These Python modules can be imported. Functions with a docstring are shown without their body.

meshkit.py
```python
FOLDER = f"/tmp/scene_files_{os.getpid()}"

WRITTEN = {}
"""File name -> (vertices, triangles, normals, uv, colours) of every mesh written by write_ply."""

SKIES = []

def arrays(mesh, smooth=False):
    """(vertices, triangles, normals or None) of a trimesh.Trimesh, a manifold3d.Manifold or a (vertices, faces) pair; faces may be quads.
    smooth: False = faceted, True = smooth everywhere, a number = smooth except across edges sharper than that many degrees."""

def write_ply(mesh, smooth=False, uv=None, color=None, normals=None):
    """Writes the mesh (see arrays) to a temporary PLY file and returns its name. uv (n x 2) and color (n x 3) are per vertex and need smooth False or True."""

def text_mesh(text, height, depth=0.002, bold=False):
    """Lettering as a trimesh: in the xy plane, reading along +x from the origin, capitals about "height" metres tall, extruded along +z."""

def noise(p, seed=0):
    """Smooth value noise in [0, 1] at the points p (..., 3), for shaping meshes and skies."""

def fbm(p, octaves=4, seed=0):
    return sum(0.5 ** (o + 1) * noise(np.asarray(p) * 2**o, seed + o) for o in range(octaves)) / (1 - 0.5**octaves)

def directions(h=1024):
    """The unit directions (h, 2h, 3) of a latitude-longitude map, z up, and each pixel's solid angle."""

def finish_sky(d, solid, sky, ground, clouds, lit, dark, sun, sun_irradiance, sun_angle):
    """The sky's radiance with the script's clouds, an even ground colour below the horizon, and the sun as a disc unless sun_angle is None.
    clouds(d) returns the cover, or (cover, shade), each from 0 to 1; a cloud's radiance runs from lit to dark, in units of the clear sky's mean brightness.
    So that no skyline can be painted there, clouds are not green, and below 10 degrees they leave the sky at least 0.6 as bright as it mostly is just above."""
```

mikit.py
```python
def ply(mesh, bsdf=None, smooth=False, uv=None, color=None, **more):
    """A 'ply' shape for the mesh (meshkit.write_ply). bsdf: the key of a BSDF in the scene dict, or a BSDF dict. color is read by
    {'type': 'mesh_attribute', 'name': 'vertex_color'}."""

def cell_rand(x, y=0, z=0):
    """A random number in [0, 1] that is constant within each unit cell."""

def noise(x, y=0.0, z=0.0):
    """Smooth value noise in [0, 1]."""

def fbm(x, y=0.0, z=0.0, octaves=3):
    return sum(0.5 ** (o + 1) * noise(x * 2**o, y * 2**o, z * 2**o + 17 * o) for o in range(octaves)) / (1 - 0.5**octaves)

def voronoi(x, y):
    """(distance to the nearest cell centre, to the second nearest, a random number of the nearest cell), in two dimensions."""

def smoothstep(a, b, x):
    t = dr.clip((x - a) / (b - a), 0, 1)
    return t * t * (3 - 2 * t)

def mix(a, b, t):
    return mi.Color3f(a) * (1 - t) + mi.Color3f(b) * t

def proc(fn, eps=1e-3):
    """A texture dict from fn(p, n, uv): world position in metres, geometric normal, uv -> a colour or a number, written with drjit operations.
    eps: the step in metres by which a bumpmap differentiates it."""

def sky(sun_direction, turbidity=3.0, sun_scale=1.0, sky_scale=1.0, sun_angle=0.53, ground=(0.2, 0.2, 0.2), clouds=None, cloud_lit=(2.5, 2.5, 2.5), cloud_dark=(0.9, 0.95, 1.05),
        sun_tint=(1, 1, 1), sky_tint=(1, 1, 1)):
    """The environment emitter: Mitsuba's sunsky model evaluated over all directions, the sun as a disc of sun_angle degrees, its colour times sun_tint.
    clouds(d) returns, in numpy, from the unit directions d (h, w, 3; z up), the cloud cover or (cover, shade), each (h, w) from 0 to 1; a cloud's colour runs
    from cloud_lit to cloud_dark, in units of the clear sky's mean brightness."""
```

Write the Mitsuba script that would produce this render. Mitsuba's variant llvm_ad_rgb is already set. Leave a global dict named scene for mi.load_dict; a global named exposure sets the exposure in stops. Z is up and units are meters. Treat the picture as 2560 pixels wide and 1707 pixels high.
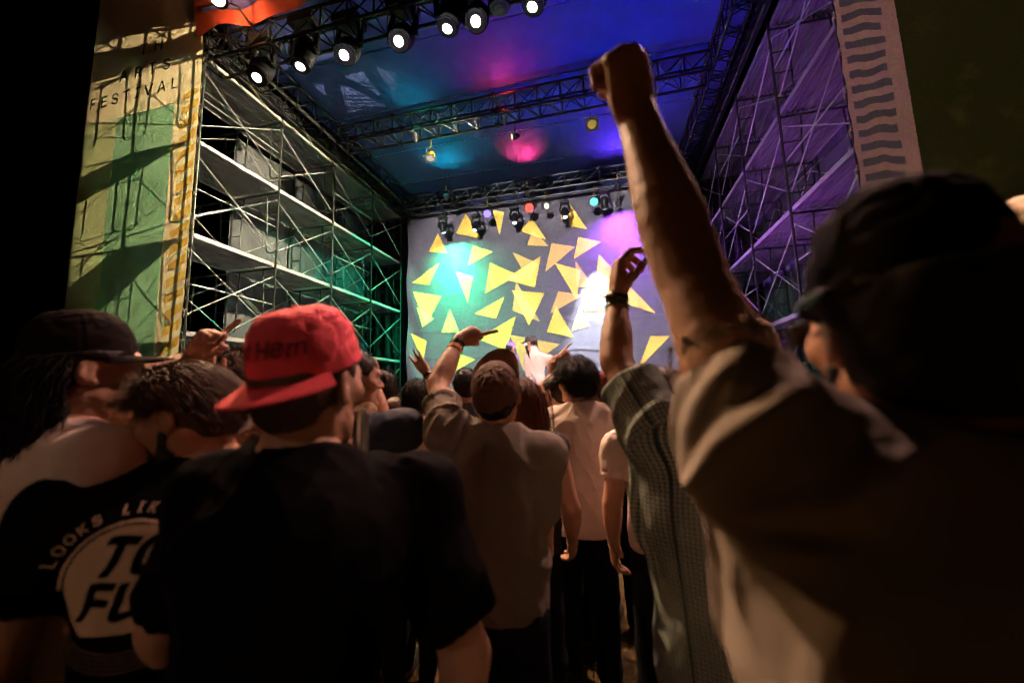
import math
import numpy as np
import trimesh
import drjit as dr
import mitsuba as mi
import mikit
import meshkit
import shapely
from shapely.geometry import Polygon, Point, box as sbox
from shapely import affinity, unary_union
from scipy.spatial import cKDTree
from scipy.spatial.transform import Rotation as Rot

T = mi.ScalarTransform4f
scene, labels = {}, {}
PI = math.pi

# ------------------------------------------------------------------ camera, night sky, exposure
exposure = 5.0
DIM = 2.0 ** -exposure          # the place is dark: the lamps are weak and the exposure long
scene['camera'] = {'type': 'thinlens', 'fov': 104.905, 'fov_axis': 'x', 'aperture_radius': 0.0045, 'focus_distance': 6.4,
                   'near_clip': 0.05, 'far_clip': 400.0,
                   'to_world': T().look_at(origin=[0, 0, 1.62], target=[-0.22925414, 0.96516555, 1.62 + 0.12608729],
                                           up=[0.05748785, -0.11588533, 0.99159757])}
scene['sky'] = mikit.sky((0.3, -0.8, 0.12), turbidity=3, sun_scale=0.0, sky_scale=0.0006 * DIM, sky_tint=(0.8, 0.85, 1.0))


def spot(key, at, to, color, power, angle, soft=0.75, weight=1.0):
    """A stage lamp's beam."""
    at, to = np.asarray(at, float), np.asarray(to, float)
    up = [0, 0, 1] if abs((to - at)[2]) < 0.95 * np.linalg.norm(to - at) else [0, 1, 0]
    scene[key] = {'type': 'spot', 'to_world': T().look_at(origin=at.tolist(), target=to.tolist(), up=up),
                  'intensity': {'type': 'rgb', 'value': [float(power * c * DIM) for c in color]}, 'cutoff_angle': float(angle), 'beam_width': float(angle * soft),
                  'sampling_weight': float(weight)}


# the beams of the lamps of the stage; those behind the crowd are added
FRONT_Y, FRONT_Z = 6.15, 9.05
# hot lamp at the left end of the front truss and the row of moving heads, all turned on the crowd
spot('beam_flood', (-6.8, 5.1, 9.2), (-1.0, 1.0, 1.4), (1.0, 0.52, 0.22), 118.7, 34, 0.6, 1.6)
spot('beam_flood_spill', (-6.9, 5.45, 9.25), (-7.0, 6.2, 10.3), (1.0, 0.42, 0.18), 7.0, 85, 0.2, 0.5)
spot('beam_wash_left', (-4.72, 5.85, 8.30), (-0.7, 1.0, 1.5), (1.0, 0.60, 0.36), 420.7, 34, 0.6, 1.8)
spot('beam_wash_mid', (-0.91, 5.85, 8.30), (-0.2, 1.0, 1.5), (1.0, 0.55, 0.45), 247.5, 38, 0.6, 1.6)
spot('beam_wash_right', (2.6, 5.85, 8.5), (0.1, 0.8, 1.5), (1.0, 0.54, 0.42), 228.4, 36, 0.6, 1.5)
spot('beam_performer', (2.5, 5.9, 8.4), (-1.2, 6.5, 1.8), (1.0, 0.60, 0.58), 627.9, 18, 0.5, 0.5)
# back truss
spot('beam_green', (-5.86, 14.10, 7.70), (-5.66, 14.7, 6.2), (0.08, 1.0, 0.46), 196, 78, 0.02, 1.2)
spot('beam_green_long', (-5.86, 13.70, 7.78), (-5.75, 14.7, 3.6), (0.01, 1.0, 0.42), 445.5, 48, 0.08, 0.9)
spot('beam_white', (0.0, 13.75, 7.8), (-0.30, 14.7, 3.4), (0.78, 0.88, 1.0), 1426, 16, 0.6, 1.1)
spot('beam_purple', (0.78, 14.00, 8.05), (1.0, 14.7, 6.5), (0.36, 0.07, 1.0), 274, 80, 0.02, 1.1)
spot('up_red', (-2.43, 13.25, 8.85), (-2.38, 12.55, 9.87), (1.0, 0.03, 0.06), 108.3, 34, 0.2, 0.7)
spot('up_red_truss', (-2.28, 9.44, 9.02), (-2.15, 8.7, 9.9), (1.0, 0.03, 0.05), 17, 72, 0.02, 0.9)
spot('up_green', (-5.35, 12.75, 8.9), (-5.0, 11.9, 9.87), (0.0, 0.75, 0.42), 22.5, 48, 0.1, 0.7)
spot('up_green_truss', (-4.92, 9.44, 9.02), (-4.8, 8.8, 9.9), (0.0, 0.75, 0.42), 5, 72, 0.02, 0.7)
spot('up_purple', (0.75, 13.4, 8.7), (0.75, 12.7, 9.87), (0.42, 0.10, 1.0), 29.25, 56, 0.1, 0.8)
spot('up_blue', (1.2, 12.4, 1.15), (0.2, 8.4, 9.86), (0.03, 0.06, 1.0), 271.4, 27, 0.2, 0.9)
# side light: warm on the left tower, violet on the right tower, green on the far left
spot('beam_side_warm', (-2.3, 10.25, 8.88), (-9.4, 6.6, 6.2), (1.0, 0.82, 0.52), 552.4, 38, 0.6, 1.3)
spot('beam_low_warm', (-1.9, 7.9, 1.15), (-9.0, 7.6, 5.4), (1.0, 0.83, 0.66), 22, 36, 0.5, 0.6)
spot('beam_side_green', (-4.75, 13.55, 7.72), (-8.7, 12.3, 5.0), (0.02, 1.0, 0.52), 125.1, 34, 0.3, 0.7)
spot('beam_side_violet', (-0.4, 9.0, 1.15), (5.0, 9.4, 7.4), (0.55, 0.13, 1.0), 114.8, 33, 0.3, 0.9)
# unseen lamps added on a tower behind the crowd
BACK_Y = 14.7
FOH = np.array([-2.2, -9.5, 6.2])
spot('beam_backdrop_wash', FOH, (-2.5, BACK_Y, 5.0), (1.0, 0.93, 0.98), 2750, 15.5, 0.85, 1.6)
spot('beam_added_follow', (-2.95, -9.30, 6.25), (-1.22, 6.5, 1.95), (1.0, 0.74, 0.68), 1739, 3.6, 0.6, 0.5)  # added to brighten the performer
spot('beam_added_fill', (-3.3, -8.85, 7.3), (-0.93, 0.58, 1.26), (1.0, 0.60, 0.40), 40, 5.5, 0.4, 0.5)  # added fill on the backs at the left
spot('beam_added_banner_fill', (-1.55, -9.30, 6.25), (4.9, 6.3, 6.2), (1.0, 0.62, 0.42), 240.6, 12, 0.5, 0.5)  # added to brighten the right banner


# ------------------------------------------------------------------ helpers: names, labels, meshes
def free(name):
    k, n = name, 0
    while k in used:
        n += 1
        k = f'{name}_{n:03d}'
    used.add(k)
    return k


used = set()
counts = {}


def thing(name, label, category, group=None):
    k = free(name)
    labels[k] = {'label': label, 'category': category}
    if group:
        labels[k]['group'] = group
    return k


def put(parent, name, mesh, bsdf, smooth=30, label=None, kind=None, **more):
    """One entry: a part of parent (a key), or the thing parent itself when name is None."""
    if name is None:
        k = parent
    else:
        base = f'{parent}__{name}'
        n = counts.get(base, 0)
        counts[base] = n + 1
        k = base if n == 0 else f'{base}_{n:03d}'
    scene[k] = mikit.ply(mesh, bsdf, smooth=smooth, **more)
    if label or kind:
        labels.setdefault(k, {}).update({a: b for a, b in (('label', label), ('kind', kind)) if b})
    return k


def struct(name, mesh, bsdf, label, smooth=30, kind='structure'):
    used.add(name)
    scene[name] = mikit.ply(mesh, bsdf, smooth=smooth)
    labels[name] = {'label': label, 'category': name.replace('_', ' '), 'kind': kind}


def cat(ms):
    vs, fs, n = [], [], 0
    for m in ms:
        v, f = (np.asarray(m.vertices), np.asarray(m.faces)) if hasattr(m, 'vertices') else (np.asarray(m[0]), np.asarray(m[1]))
        if f.shape[1] == 4:
            f = np.vstack([f[:, [0, 1, 2]], f[:, [0, 2, 3]]])
        vs.append(v)
        fs.append(f + n)
        n += len(v)
    return np.vstack(vs), np.vstack(fs)


BOXF = np.array([[0, 1, 3], [0, 3, 2], [4, 6, 7], [4, 7, 5], [0, 4, 5], [0, 5, 1], [2, 3, 7], [2, 7, 6], [0, 2, 6], [0, 6, 4], [1, 5, 7], [1, 7, 3]])
BOXV = np.array([[x, y, z] for x in (-.5, .5) for y in (-.5, .5) for z in (-.5, .5)], float)


def box(c, size, R=None):
    v = BOXV * np.asarray(size, float)
    if R is not None:
        v = v @ np.asarray(R).T
    return v + np.asarray(c, float), BOXF


def lohi(lo, hi):
    lo, hi = np.asarray(lo, float), np.asarray(hi, float)
    return box((lo + hi) / 2, hi - lo)


def tube(pts, r, n=8, caps=True):
    """A round bar along a polyline."""
    p = np.asarray(pts, float)
    t = np.gradient(p, axis=0)
    t /= np.linalg.norm(t, axis=1, keepdims=True)
    ref = np.array([0.31, 0.17, 0.93])
    if abs(t[0] @ ref) > 0.9:
        ref = np.array([0.9, -0.3, 0.1])
    a = np.cross(t, ref)
    a /= np.linalg.norm(a, axis=1, keepdims=True)
    b = np.cross(t, a)
    ang = np.arange(n) * 2 * PI / n
    rr = np.broadcast_to(r, (len(p),))
    v = p[:, None] + rr[:, None, None] * (np.cos(ang)[None, :, None] * a[:, None] + np.sin(ang)[None, :, None] * b[:, None])
    m = len(p)
    i, j = np.meshgrid(np.arange(m - 1), np.arange(n), indexing='ij')
    q = np.stack([i * n + j, i * n + (j + 1) % n, (i + 1) * n + (j + 1) % n, (i + 1) * n + j], -1).reshape(-1, 4)
    f = np.vstack([q[:, [0, 2, 1]], q[:, [0, 3, 2]]])
    v = v.reshape(-1, 3)
    if caps:
        k = np.arange(1, n - 1)
        f = np.vstack([f, np.stack([k * 0, k, k + 1], 1), (m - 1) * n + np.stack([k * 0, k + 1, k], 1)])
    return v, f


def lathe(prof, n=32, axis_at=(0, 0, 0), R=None):
    """Turned body: prof is a list of (radius, height)."""
    pr = np.asarray(prof, float)
    ang = np.arange(n) * 2 * PI / n
    v = np.stack([pr[:, :1] * np.cos(ang), pr[:, :1] * np.sin(ang), np.repeat(pr[:, 1:], n, 1)], -1).reshape(-1, 3)
    i, j = np.meshgrid(np.arange(len(pr) - 1), np.arange(n), indexing='ij')
    q = np.stack([i * n + j, i * n + (j + 1) % n, (i + 1) * n + (j + 1) % n, (i + 1) * n + j], -1).reshape(-1, 4)
    if R is not None:
        v = v @ np.asarray(R).T
    return v + np.asarray(axis_at, float), np.vstack([q[:, [0, 1, 2]], q[:, [0, 2, 3]]])


def sheet(fn, us, vs):
    """A grid surface; fn(U, V) -> (..., 3)."""
    U, V = np.meshgrid(us, vs, indexing='ij')
    P = fn(U, V)
    m, n = U.shape
    i, j = np.meshgrid(np.arange(m - 1), np.arange(n - 1), indexing='ij')
    q = np.stack([i * n + j, (i + 1) * n + j, (i + 1) * n + j + 1, i * n + j + 1], -1).reshape(-1, 4)
    return P.reshape(-1, 3), np.vstack([q[:, [0, 1, 2]], q[:, [0, 2, 3]]])


def frame_to(d, up=(0, 0, 1)):
    """Rotation whose z axis is d."""
    z = np.asarray(d, float) / np.linalg.norm(d)
    x = np.cross(up, z)
    if np.linalg.norm(x) < 1e-6:
        x = np.array([1.0, 0, 0])
    x /= np.linalg.norm(x)
    return np.stack([x, np.cross(z, x), z], 1)


def normals(v, f):
    n = np.zeros_like(v)
    fn = np.cross(v[f[:, 1]] - v[f[:, 0]], v[f[:, 2]] - v[f[:, 0]])
    for k in range(3):
        for c in range(3):
            n[:, c] += np.bincount(f[:, k], fn[:, c], len(v))
    return n / np.maximum(np.linalg.norm(n, axis=1, keepdims=True), 1e-12)


# ------------------------------------------------------------------ materials
def rgb(*c):
    return {'type': 'rgb', 'value': [float(x) for x in c]}


def mat(key, color, rough=0.6, metal=0.0, spec=0.5, **more):
    scene[key] = {'type': 'twosided', 'bsdf': {'type': 'principled', 'base_color': color if isinstance(color, dict) else rgb(*color), 'roughness': float(rough), 'metallic': float(metal),
                                               'specular': float(spec), **more}}
    return key


def bump(key, fn, scale, eps):
    """Gives an existing material fine relief."""
    inner = scene[key]['bsdf']
    scene[key] = {'type': 'twosided', 'bsdf': {'type': 'bumpmap', 'arbitrary': mikit.proc(fn, eps), 'scale': float(scale), 'bsdf': inner}}


def cloth_relief(p, n, uv):
    # short soft wrinkles, longer downwards, and the weave
    w = mikit.noise(p.x * 5 + 3, p.y * 5, p.z * 3) * 1.6
    a = mikit.noise(p.x * 21 + w * 2, p.y * 21 + w, p.z * 10 + w)
    b = mikit.noise(p.x * 47 + w, p.y * 47, p.z * 27 + w * 2)
    r = 1 - dr.abs(2 * a - 1)
    return r * r * 0.7 + (1 - dr.abs(2 * b - 1)) * 0.22


def skin_relief(p, n, uv):
    v = 1 - dr.abs(2 * mikit.noise(p.x * 38 + 2, p.y * 38, p.z * 16) - 1)
    return 0.55 * v * v + 0.35 * mikit.noise(p.x * 130, p.y * 130, p.z * 110) + 0.10 * mikit.noise(p.x * 520, p.y * 520, p.z * 520)


mat('m_dark_steel', (0.045, 0.05, 0.048), 0.42, 0.25)
mat('m_galvanised', (0.62, 0.62, 0.60), 0.36, 0.7)
mat('m_black_paint', (0.014, 0.014, 0.015), 0.5, spec=0.25)
mat('m_black_plastic', (0.008, 0.008, 0.009), 0.35, spec=0.2)
mat('m_gel_frame', (0.015, 0.015, 0.015), 0.9, spec=0.04)
mat('m_gel_frame_pale', (0.24, 0.23, 0.20), 0.9, spec=0.04)
mat('m_truss', (0.009, 0.009, 0.010), 0.4, 0.1)
mat('m_chrome', (0.7, 0.7, 0.7), 0.2, 1.0)
mat('m_rope', (0.62, 0.52, 0.38), 0.8)
mat('m_cable', (0.02, 0.02, 0.02), 0.5)
mat('m_cable_pale', (0.32, 0.30, 0.16), 0.5)
mat('m_stage_deck', (0.05, 0.045, 0.045), 0.55)
mat('m_white_case', (0.7, 0.7, 0.72), 0.4)
mat('m_lavender_case', (0.45, 0.44, 0.6), 0.4)
mat('m_brass_lit_yellow', (0.20, 0.14, 0.006), 0.6, 0.0, 0.15)  # yellow projected light on the hung lamps is put into this colour


def deck_color(p, n, uv):
    s = mikit.fbm(p.x * 9, p.y * 1.2, p.z * 9, 3)
    w = mikit.smoothstep(0.5, 0.8, mikit.fbm(p.x * 3 + 4, p.y * 3, p.z * 2, 3))
    return mikit.mix((0.17, 0.165, 0.165), (0.34, 0.33, 0.33), s) * (1 - 0.35 * w)


mat('m_deck', mikit.proc(deck_color), 0.42, 0.45)
mat('m_deck_rail', (0.46, 0.44, 0.42), 0.4, 0.35)


def roof_color(p, n, uv):
    s = mikit.fbm(p.x * 5, p.y * 5, 0, 3)
    seam = dr.select(dr.abs(p.y - 1.9 * dr.round(p.y / 1.9)) < 0.012, 0.55, 1.0)
    return mikit.mix((0.05, 0.075, 0.25), (0.075, 0.10, 0.32), s) * seam


mat('m_roof', mikit.proc(roof_color), 0.9, spec=0.08)


def tarp_color(p, n, uv):
    return mikit.mix((0.07, 0.075, 0.09), (0.13, 0.13, 0.14), mikit.fbm(p.y * 2.2, p.z * 1.4, p.x, 4))


mat('m_tarp', mikit.proc(tarp_color), 0.8)


def cloth_thin(key, color, trans=0.9):
    scene[key] = {'type': 'principledthin', 'base_color': color, 'roughness': 0.8, 'diff_trans': float(trans), 'spec_trans': 0.0, 'eta': 1.3}
    return key


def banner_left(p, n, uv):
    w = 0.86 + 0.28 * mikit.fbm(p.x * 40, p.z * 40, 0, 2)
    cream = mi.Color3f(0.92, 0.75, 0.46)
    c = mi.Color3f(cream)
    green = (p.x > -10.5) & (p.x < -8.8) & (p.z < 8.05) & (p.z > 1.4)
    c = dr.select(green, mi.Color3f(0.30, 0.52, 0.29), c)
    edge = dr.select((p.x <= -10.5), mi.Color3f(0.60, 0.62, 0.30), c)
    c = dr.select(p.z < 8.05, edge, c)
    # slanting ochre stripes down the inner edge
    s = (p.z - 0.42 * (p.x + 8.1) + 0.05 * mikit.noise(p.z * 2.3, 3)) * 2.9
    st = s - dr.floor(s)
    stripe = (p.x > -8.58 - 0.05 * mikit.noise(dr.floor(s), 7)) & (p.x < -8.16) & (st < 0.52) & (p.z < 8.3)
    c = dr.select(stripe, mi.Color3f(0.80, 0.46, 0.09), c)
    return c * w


def banner_right(p, n, uv):
    w = 0.85 + 0.3 * mikit.fbm(p.x * 40, p.z * 40, 0, 2)
    pink = mi.Color3f(0.60, 0.43, 0.38)
    k = (p.z + 0.07 * mikit.noise(p.x * 5.0, p.z * 1.3) + 0.03 * mikit.noise(p.x * 13.0, p.z * 3.0)) / 0.235
    b = k - dr.floor(k)
    edge = 4.20 + 0.05 * mikit.noise(dr.floor(k), 2)
    stripe = (p.x > 3.74) & (p.x < edge) & (b < 0.50)
    c = dr.select(stripe, mi.Color3f(0.16, 0.16, 0.20), pink)
    fib = mikit.smoothstep(0.55, 0.9, mikit.fbm(p.x * 2.0 + p.z * 0.8, p.z * 2.0 - p.x * 0.7, 4, 4))
    dark = mikit.mix((0.05, 0.06, 0.02), (0.13, 0.13, 0.045), fib)
    return dr.select(p.x > 4.42, dark, c) * w


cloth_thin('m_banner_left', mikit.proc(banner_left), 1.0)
cloth_thin('m_banner_right', mikit.proc(banner_right), 0.7)


def backdrop_color(p, n, uv):
    s = mikit.fbm(p.x * 26, p.z * 26, 0, 3)
    seam = dr.select(dr.abs(p.x + 4.52) < 0.012, 1.25, 1.0)
    return mi.Color3f(0.105, 0.094, 0.108) * (0.8 + 0.4 * s) * seam


def tri_fn(c):  # projected light painted as cloth colour, paler where triangles overlap
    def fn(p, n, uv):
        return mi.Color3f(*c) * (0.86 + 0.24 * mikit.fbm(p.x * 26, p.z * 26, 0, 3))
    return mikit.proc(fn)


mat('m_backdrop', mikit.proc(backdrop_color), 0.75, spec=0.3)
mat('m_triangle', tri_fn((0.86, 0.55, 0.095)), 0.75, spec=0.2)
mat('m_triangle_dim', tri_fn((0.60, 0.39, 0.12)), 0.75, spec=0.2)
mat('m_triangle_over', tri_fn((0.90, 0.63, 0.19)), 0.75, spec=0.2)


def valance_color(p, n, uv):
    return mikit.mix((0.40, 0.075, 0.045), (0.55, 0.12, 0.07), mikit.fbm(p.x * 3, p.z * 5, 0, 3))


mat('m_valance', mikit.proc(valance_color), 0.7)


def ground_color(p, n, uv):
    s = mikit.fbm(p.x * 7, p.y * 7, 0, 4)
    g = mikit.fbm(p.x * 70, p.y * 70, 0, 2)
    return mikit.mix((0.018, 0.014, 0.008), (0.075, 0.054, 0.02), s) * (0.5 + g)


mat('m_ground', mikit.proc(ground_color), 0.95, spec=0.1)
mat('m_grass', (0.24, 0.19, 0.06), 0.8)


def emit(key, color, power):
    return {'type': 'area', 'radiance': rgb(*[c * power * DIM for c in color]), 'sampling_weight': 0.02}


def skin_fn(a, b):
    def fn(p, n, uv):
        s = mikit.fbm(p.x * 26, p.y * 26, p.z * 26, 3)
        f = mikit.noise(p.x * 420, p.y * 420, p.z * 420)
        return mikit.mix(a, b, s) * (0.93 + 0.14 * f)
    return mikit.proc(fn)


mat('m_skin_fair', skin_fn((0.4, 0.216, 0.144), (0.48, 0.288, 0.2)), 0.56, spec=0.28)
mat('m_skin_tan', skin_fn((0.32, 0.16, 0.088), (0.4, 0.216, 0.128)), 0.56, spec=0.28)
mat('m_skin_brown', skin_fn((0.16, 0.08, 0.044), (0.224, 0.116, 0.068)), 0.56, spec=0.28)
mat('m_hair_black', (0.006, 0.005, 0.0045), 0.58, spec=0.22)
mat('m_hair_dark', (0.022, 0.014, 0.009), 0.58, spec=0.22)
mat('m_hair_brown', (0.07, 0.038, 0.019), 0.58, spec=0.22)
mat('m_hair_auburn', (0.085, 0.026, 0.012), 0.58, spec=0.22)
mat('m_hair_blond', (0.26, 0.16, 0.07), 0.58, spec=0.22)


def fab_fn(c, amt=0.22, f=900):
    c = tuple(c)

    def fn(p, n, uv):
        s = mikit.fbm(p.x * 14, p.y * 14, p.z * 14, 3)
        g = mikit.noise(p.x * f, p.y * f, p.z * f)
        return mi.Color3f(*c) * (1 - amt + amt * s + 0.5 * amt * g)
    return mikit.proc(fn)


mat('m_tee_taupe', fab_fn((0.29, 0.245, 0.205)), 0.9, spec=0.15)
mat('m_tee_grey', fab_fn((0.145, 0.122, 0.10)), 0.9, spec=0.15)
mat('m_tee_black', fab_fn((0.0045, 0.004, 0.0042)), 0.95, spec=0.02)
mat('m_tee_white', fab_fn((0.576, 0.48, 0.432)), 0.9, spec=0.15)
mat('m_tee_navy', (0.020, 0.026, 0.040), 0.85, spec=0.2)
mat('m_shirt_pale', fab_fn((0.66, 0.54, 0.46), 0.3), 0.9, spec=0.15)
mat('m_top_dark', (0.03, 0.026, 0.028), 0.85, spec=0.2)
mat('m_top_brown', (0.12, 0.075, 0.05), 0.85, spec=0.2)
mat('m_khaki', (0.17, 0.115, 0.06), 0.85, spec=0.2)
mat('m_denim', (0.007, 0.008, 0.012), 0.9, spec=0.08)
mat('m_jeans', (0.03, 0.03, 0.035), 0.85, spec=0.2)
mat('m_shoe', (0.03, 0.028, 0.026), 0.6)
mat('m_cap_red', fab_fn((0.80, 0.085, 0.115), 0.18), 0.8, spec=0.2)
mat('m_cap_print', (0.10, 0.012, 0.015), 0.8)
mat('m_cap_black', (0.008, 0.006, 0.005), 0.9, spec=0.06)
mat('m_cap_brown', (0.085, 0.045, 0.030), 0.85, spec=0.2)
mat('m_cap_tan', (0.22, 0.13, 0.075), 0.85, spec=0.2)
mat('m_cap_purple', (0.16, 0.10, 0.36), 0.8, spec=0.2)
mat('m_cap_pale', (0.62, 0.48, 0.36), 0.85, spec=0.2)
mat('m_cap_grey', (0.05, 0.05, 0.056), 0.8, spec=0.2)
mat('m_cap_maroon', (0.16, 0.02, 0.02), 0.8, spec=0.2)
mat('m_print', (0.58, 0.42, 0.29), 0.8, spec=0.2)
mat('m_print_dim', (0.10, 0.065, 0.045), 0.8, spec=0.2)
mat('m_watch', (0.012, 0.012, 0.012), 0.3)
mat('m_band_orange', (0.75, 0.36, 0.16), 0.6)
mat('m_band_green', (0.06, 0.16, 0.05), 0.35)
mat('m_eye', (0.6, 0.57, 0.53), 0.15)
mat('m_lens_dark', (0.01, 0.01, 0.012), 0.12)


def plaid_fn(p, n, uv):
    # small black-and-cream check woven along the cloth's own thread directions (uv is metres on the cloth)
    def line(x, period, width):
        k = x / period
        return mikit.smoothstep(width, width * 0.6, dr.abs(k - dr.round(k)))
    a = line(uv.x, 0.0098, 0.24)
    b = line(uv.y, 0.0098, 0.26)
    big = line(uv.x + 0.012, 0.115, 0.045)
    c = mikit.mix((0.27, 0.315, 0.275), (0.018, 0.032, 0.030), dr.clip(0.62 * a + 0.55 * b + 0.8 * big, 0, 1))
    return c


mat('m_plaid', mikit.proc(plaid_fn), 0.9, spec=0.15)

for k_ in ('m_tee_taupe', 'm_tee_grey', 'm_tee_black', 'm_tee_white', 'm_shirt_pale', 'm_plaid', 'm_tee_navy'):
    bump(k_, cloth_relief, 0.006, 2e-3)
for k_ in ('m_skin_fair', 'm_skin_tan'):
    bump(k_, skin_relief, 0.0016, 1e-3)

# ------------------------------------------------------------------ ground and stage platform
def ground_fn(U, V):
    P = np.stack([U, V, U * 0], -1)
    P[..., 2] = 0.05 * (meshkit.fbm(P * 1.7 + 3, 3) - 0.5)
    return P


struct('ground', sheet(ground_fn, np.concatenate([[-150, -60], np.linspace(-14, 14, 90), [60, 150]]), np.concatenate([[-120, -40], np.linspace(-12, 16, 90), [60, 160]])), 'm_ground',
       'trampled dry grass field under the crowd', smooth=True)
rng = np.random.default_rng(5)
gx = np.stack([rng.uniform(-1.2, 1.8, 9000), rng.uniform(0.4, 4.6, 9000), np.zeros(9000)], 1)
gx[:, 2] = 0.05 * (meshkit.fbm(gx * 1.7 + 3, 3) - 0.5)
ga = rng.uniform(0, 2 * PI, 9000)
gl = rng.uniform(0.02, 0.055, 9000)
gd = np.stack([np.cos(ga), np.sin(ga), np.full(9000, 0.0)], 1)
gs = np.stack([-np.sin(ga), np.cos(ga), np.zeros(9000)], 1) * 0.0022
gv = np.stack([gx + gs, gx - gs, gx + gd * gl[:, None] * 0.7 + np.array([0, 0, 1.0]) * gl[:, None]], 1).reshape(-1, 3)
gf = np.arange(27000).reshape(-1, 3)
used.add('grass')
scene['grass'] = mikit.ply((gv, gf), 'm_grass', smooth=False)
labels['grass'] = {'label': 'short dry grass blades between the feet of the crowd', 'category': 'grass', 'kind': 'stuff'}

STAGE_Z = 0.88
st = thing('stage_platform', 'black stage platform between the two scaffold towers in front of the backdrop', 'stage')
for i, y0 in enumerate(np.arange(5.85, 14.9, 1.22)):
    for j, x0 in enumerate(np.arange(-8.05, 3.5, 2.44)):
        w = min(2.44, 3.6 - x0)
        put(st, 'deck_panel', lohi((x0 + .004, y0 + .004, STAGE_Z - .1), (x0 + w - .004, y0 + 1.216, STAGE_Z + 0.002 * ((i + j) % 2))), 'm_stage_deck', False)
put(st, 'skirt', sheet(lambda U, V: np.stack([U, 5.80 + 0.02 * np.sin(U * 22) + 0 * V, V], -1), np.linspace(-8.05, 3.6, 260), [0.0, 0.42, 0.85]), 'm_top_dark', True)

# ------------------------------------------------------------------ scaffold towers
BAY = 2.13
LEV = [2.99, 5.06, 7.14, 9.15]
BASE = [0.92, 2.99, 5.06, 7.14, 9.15]


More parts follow.
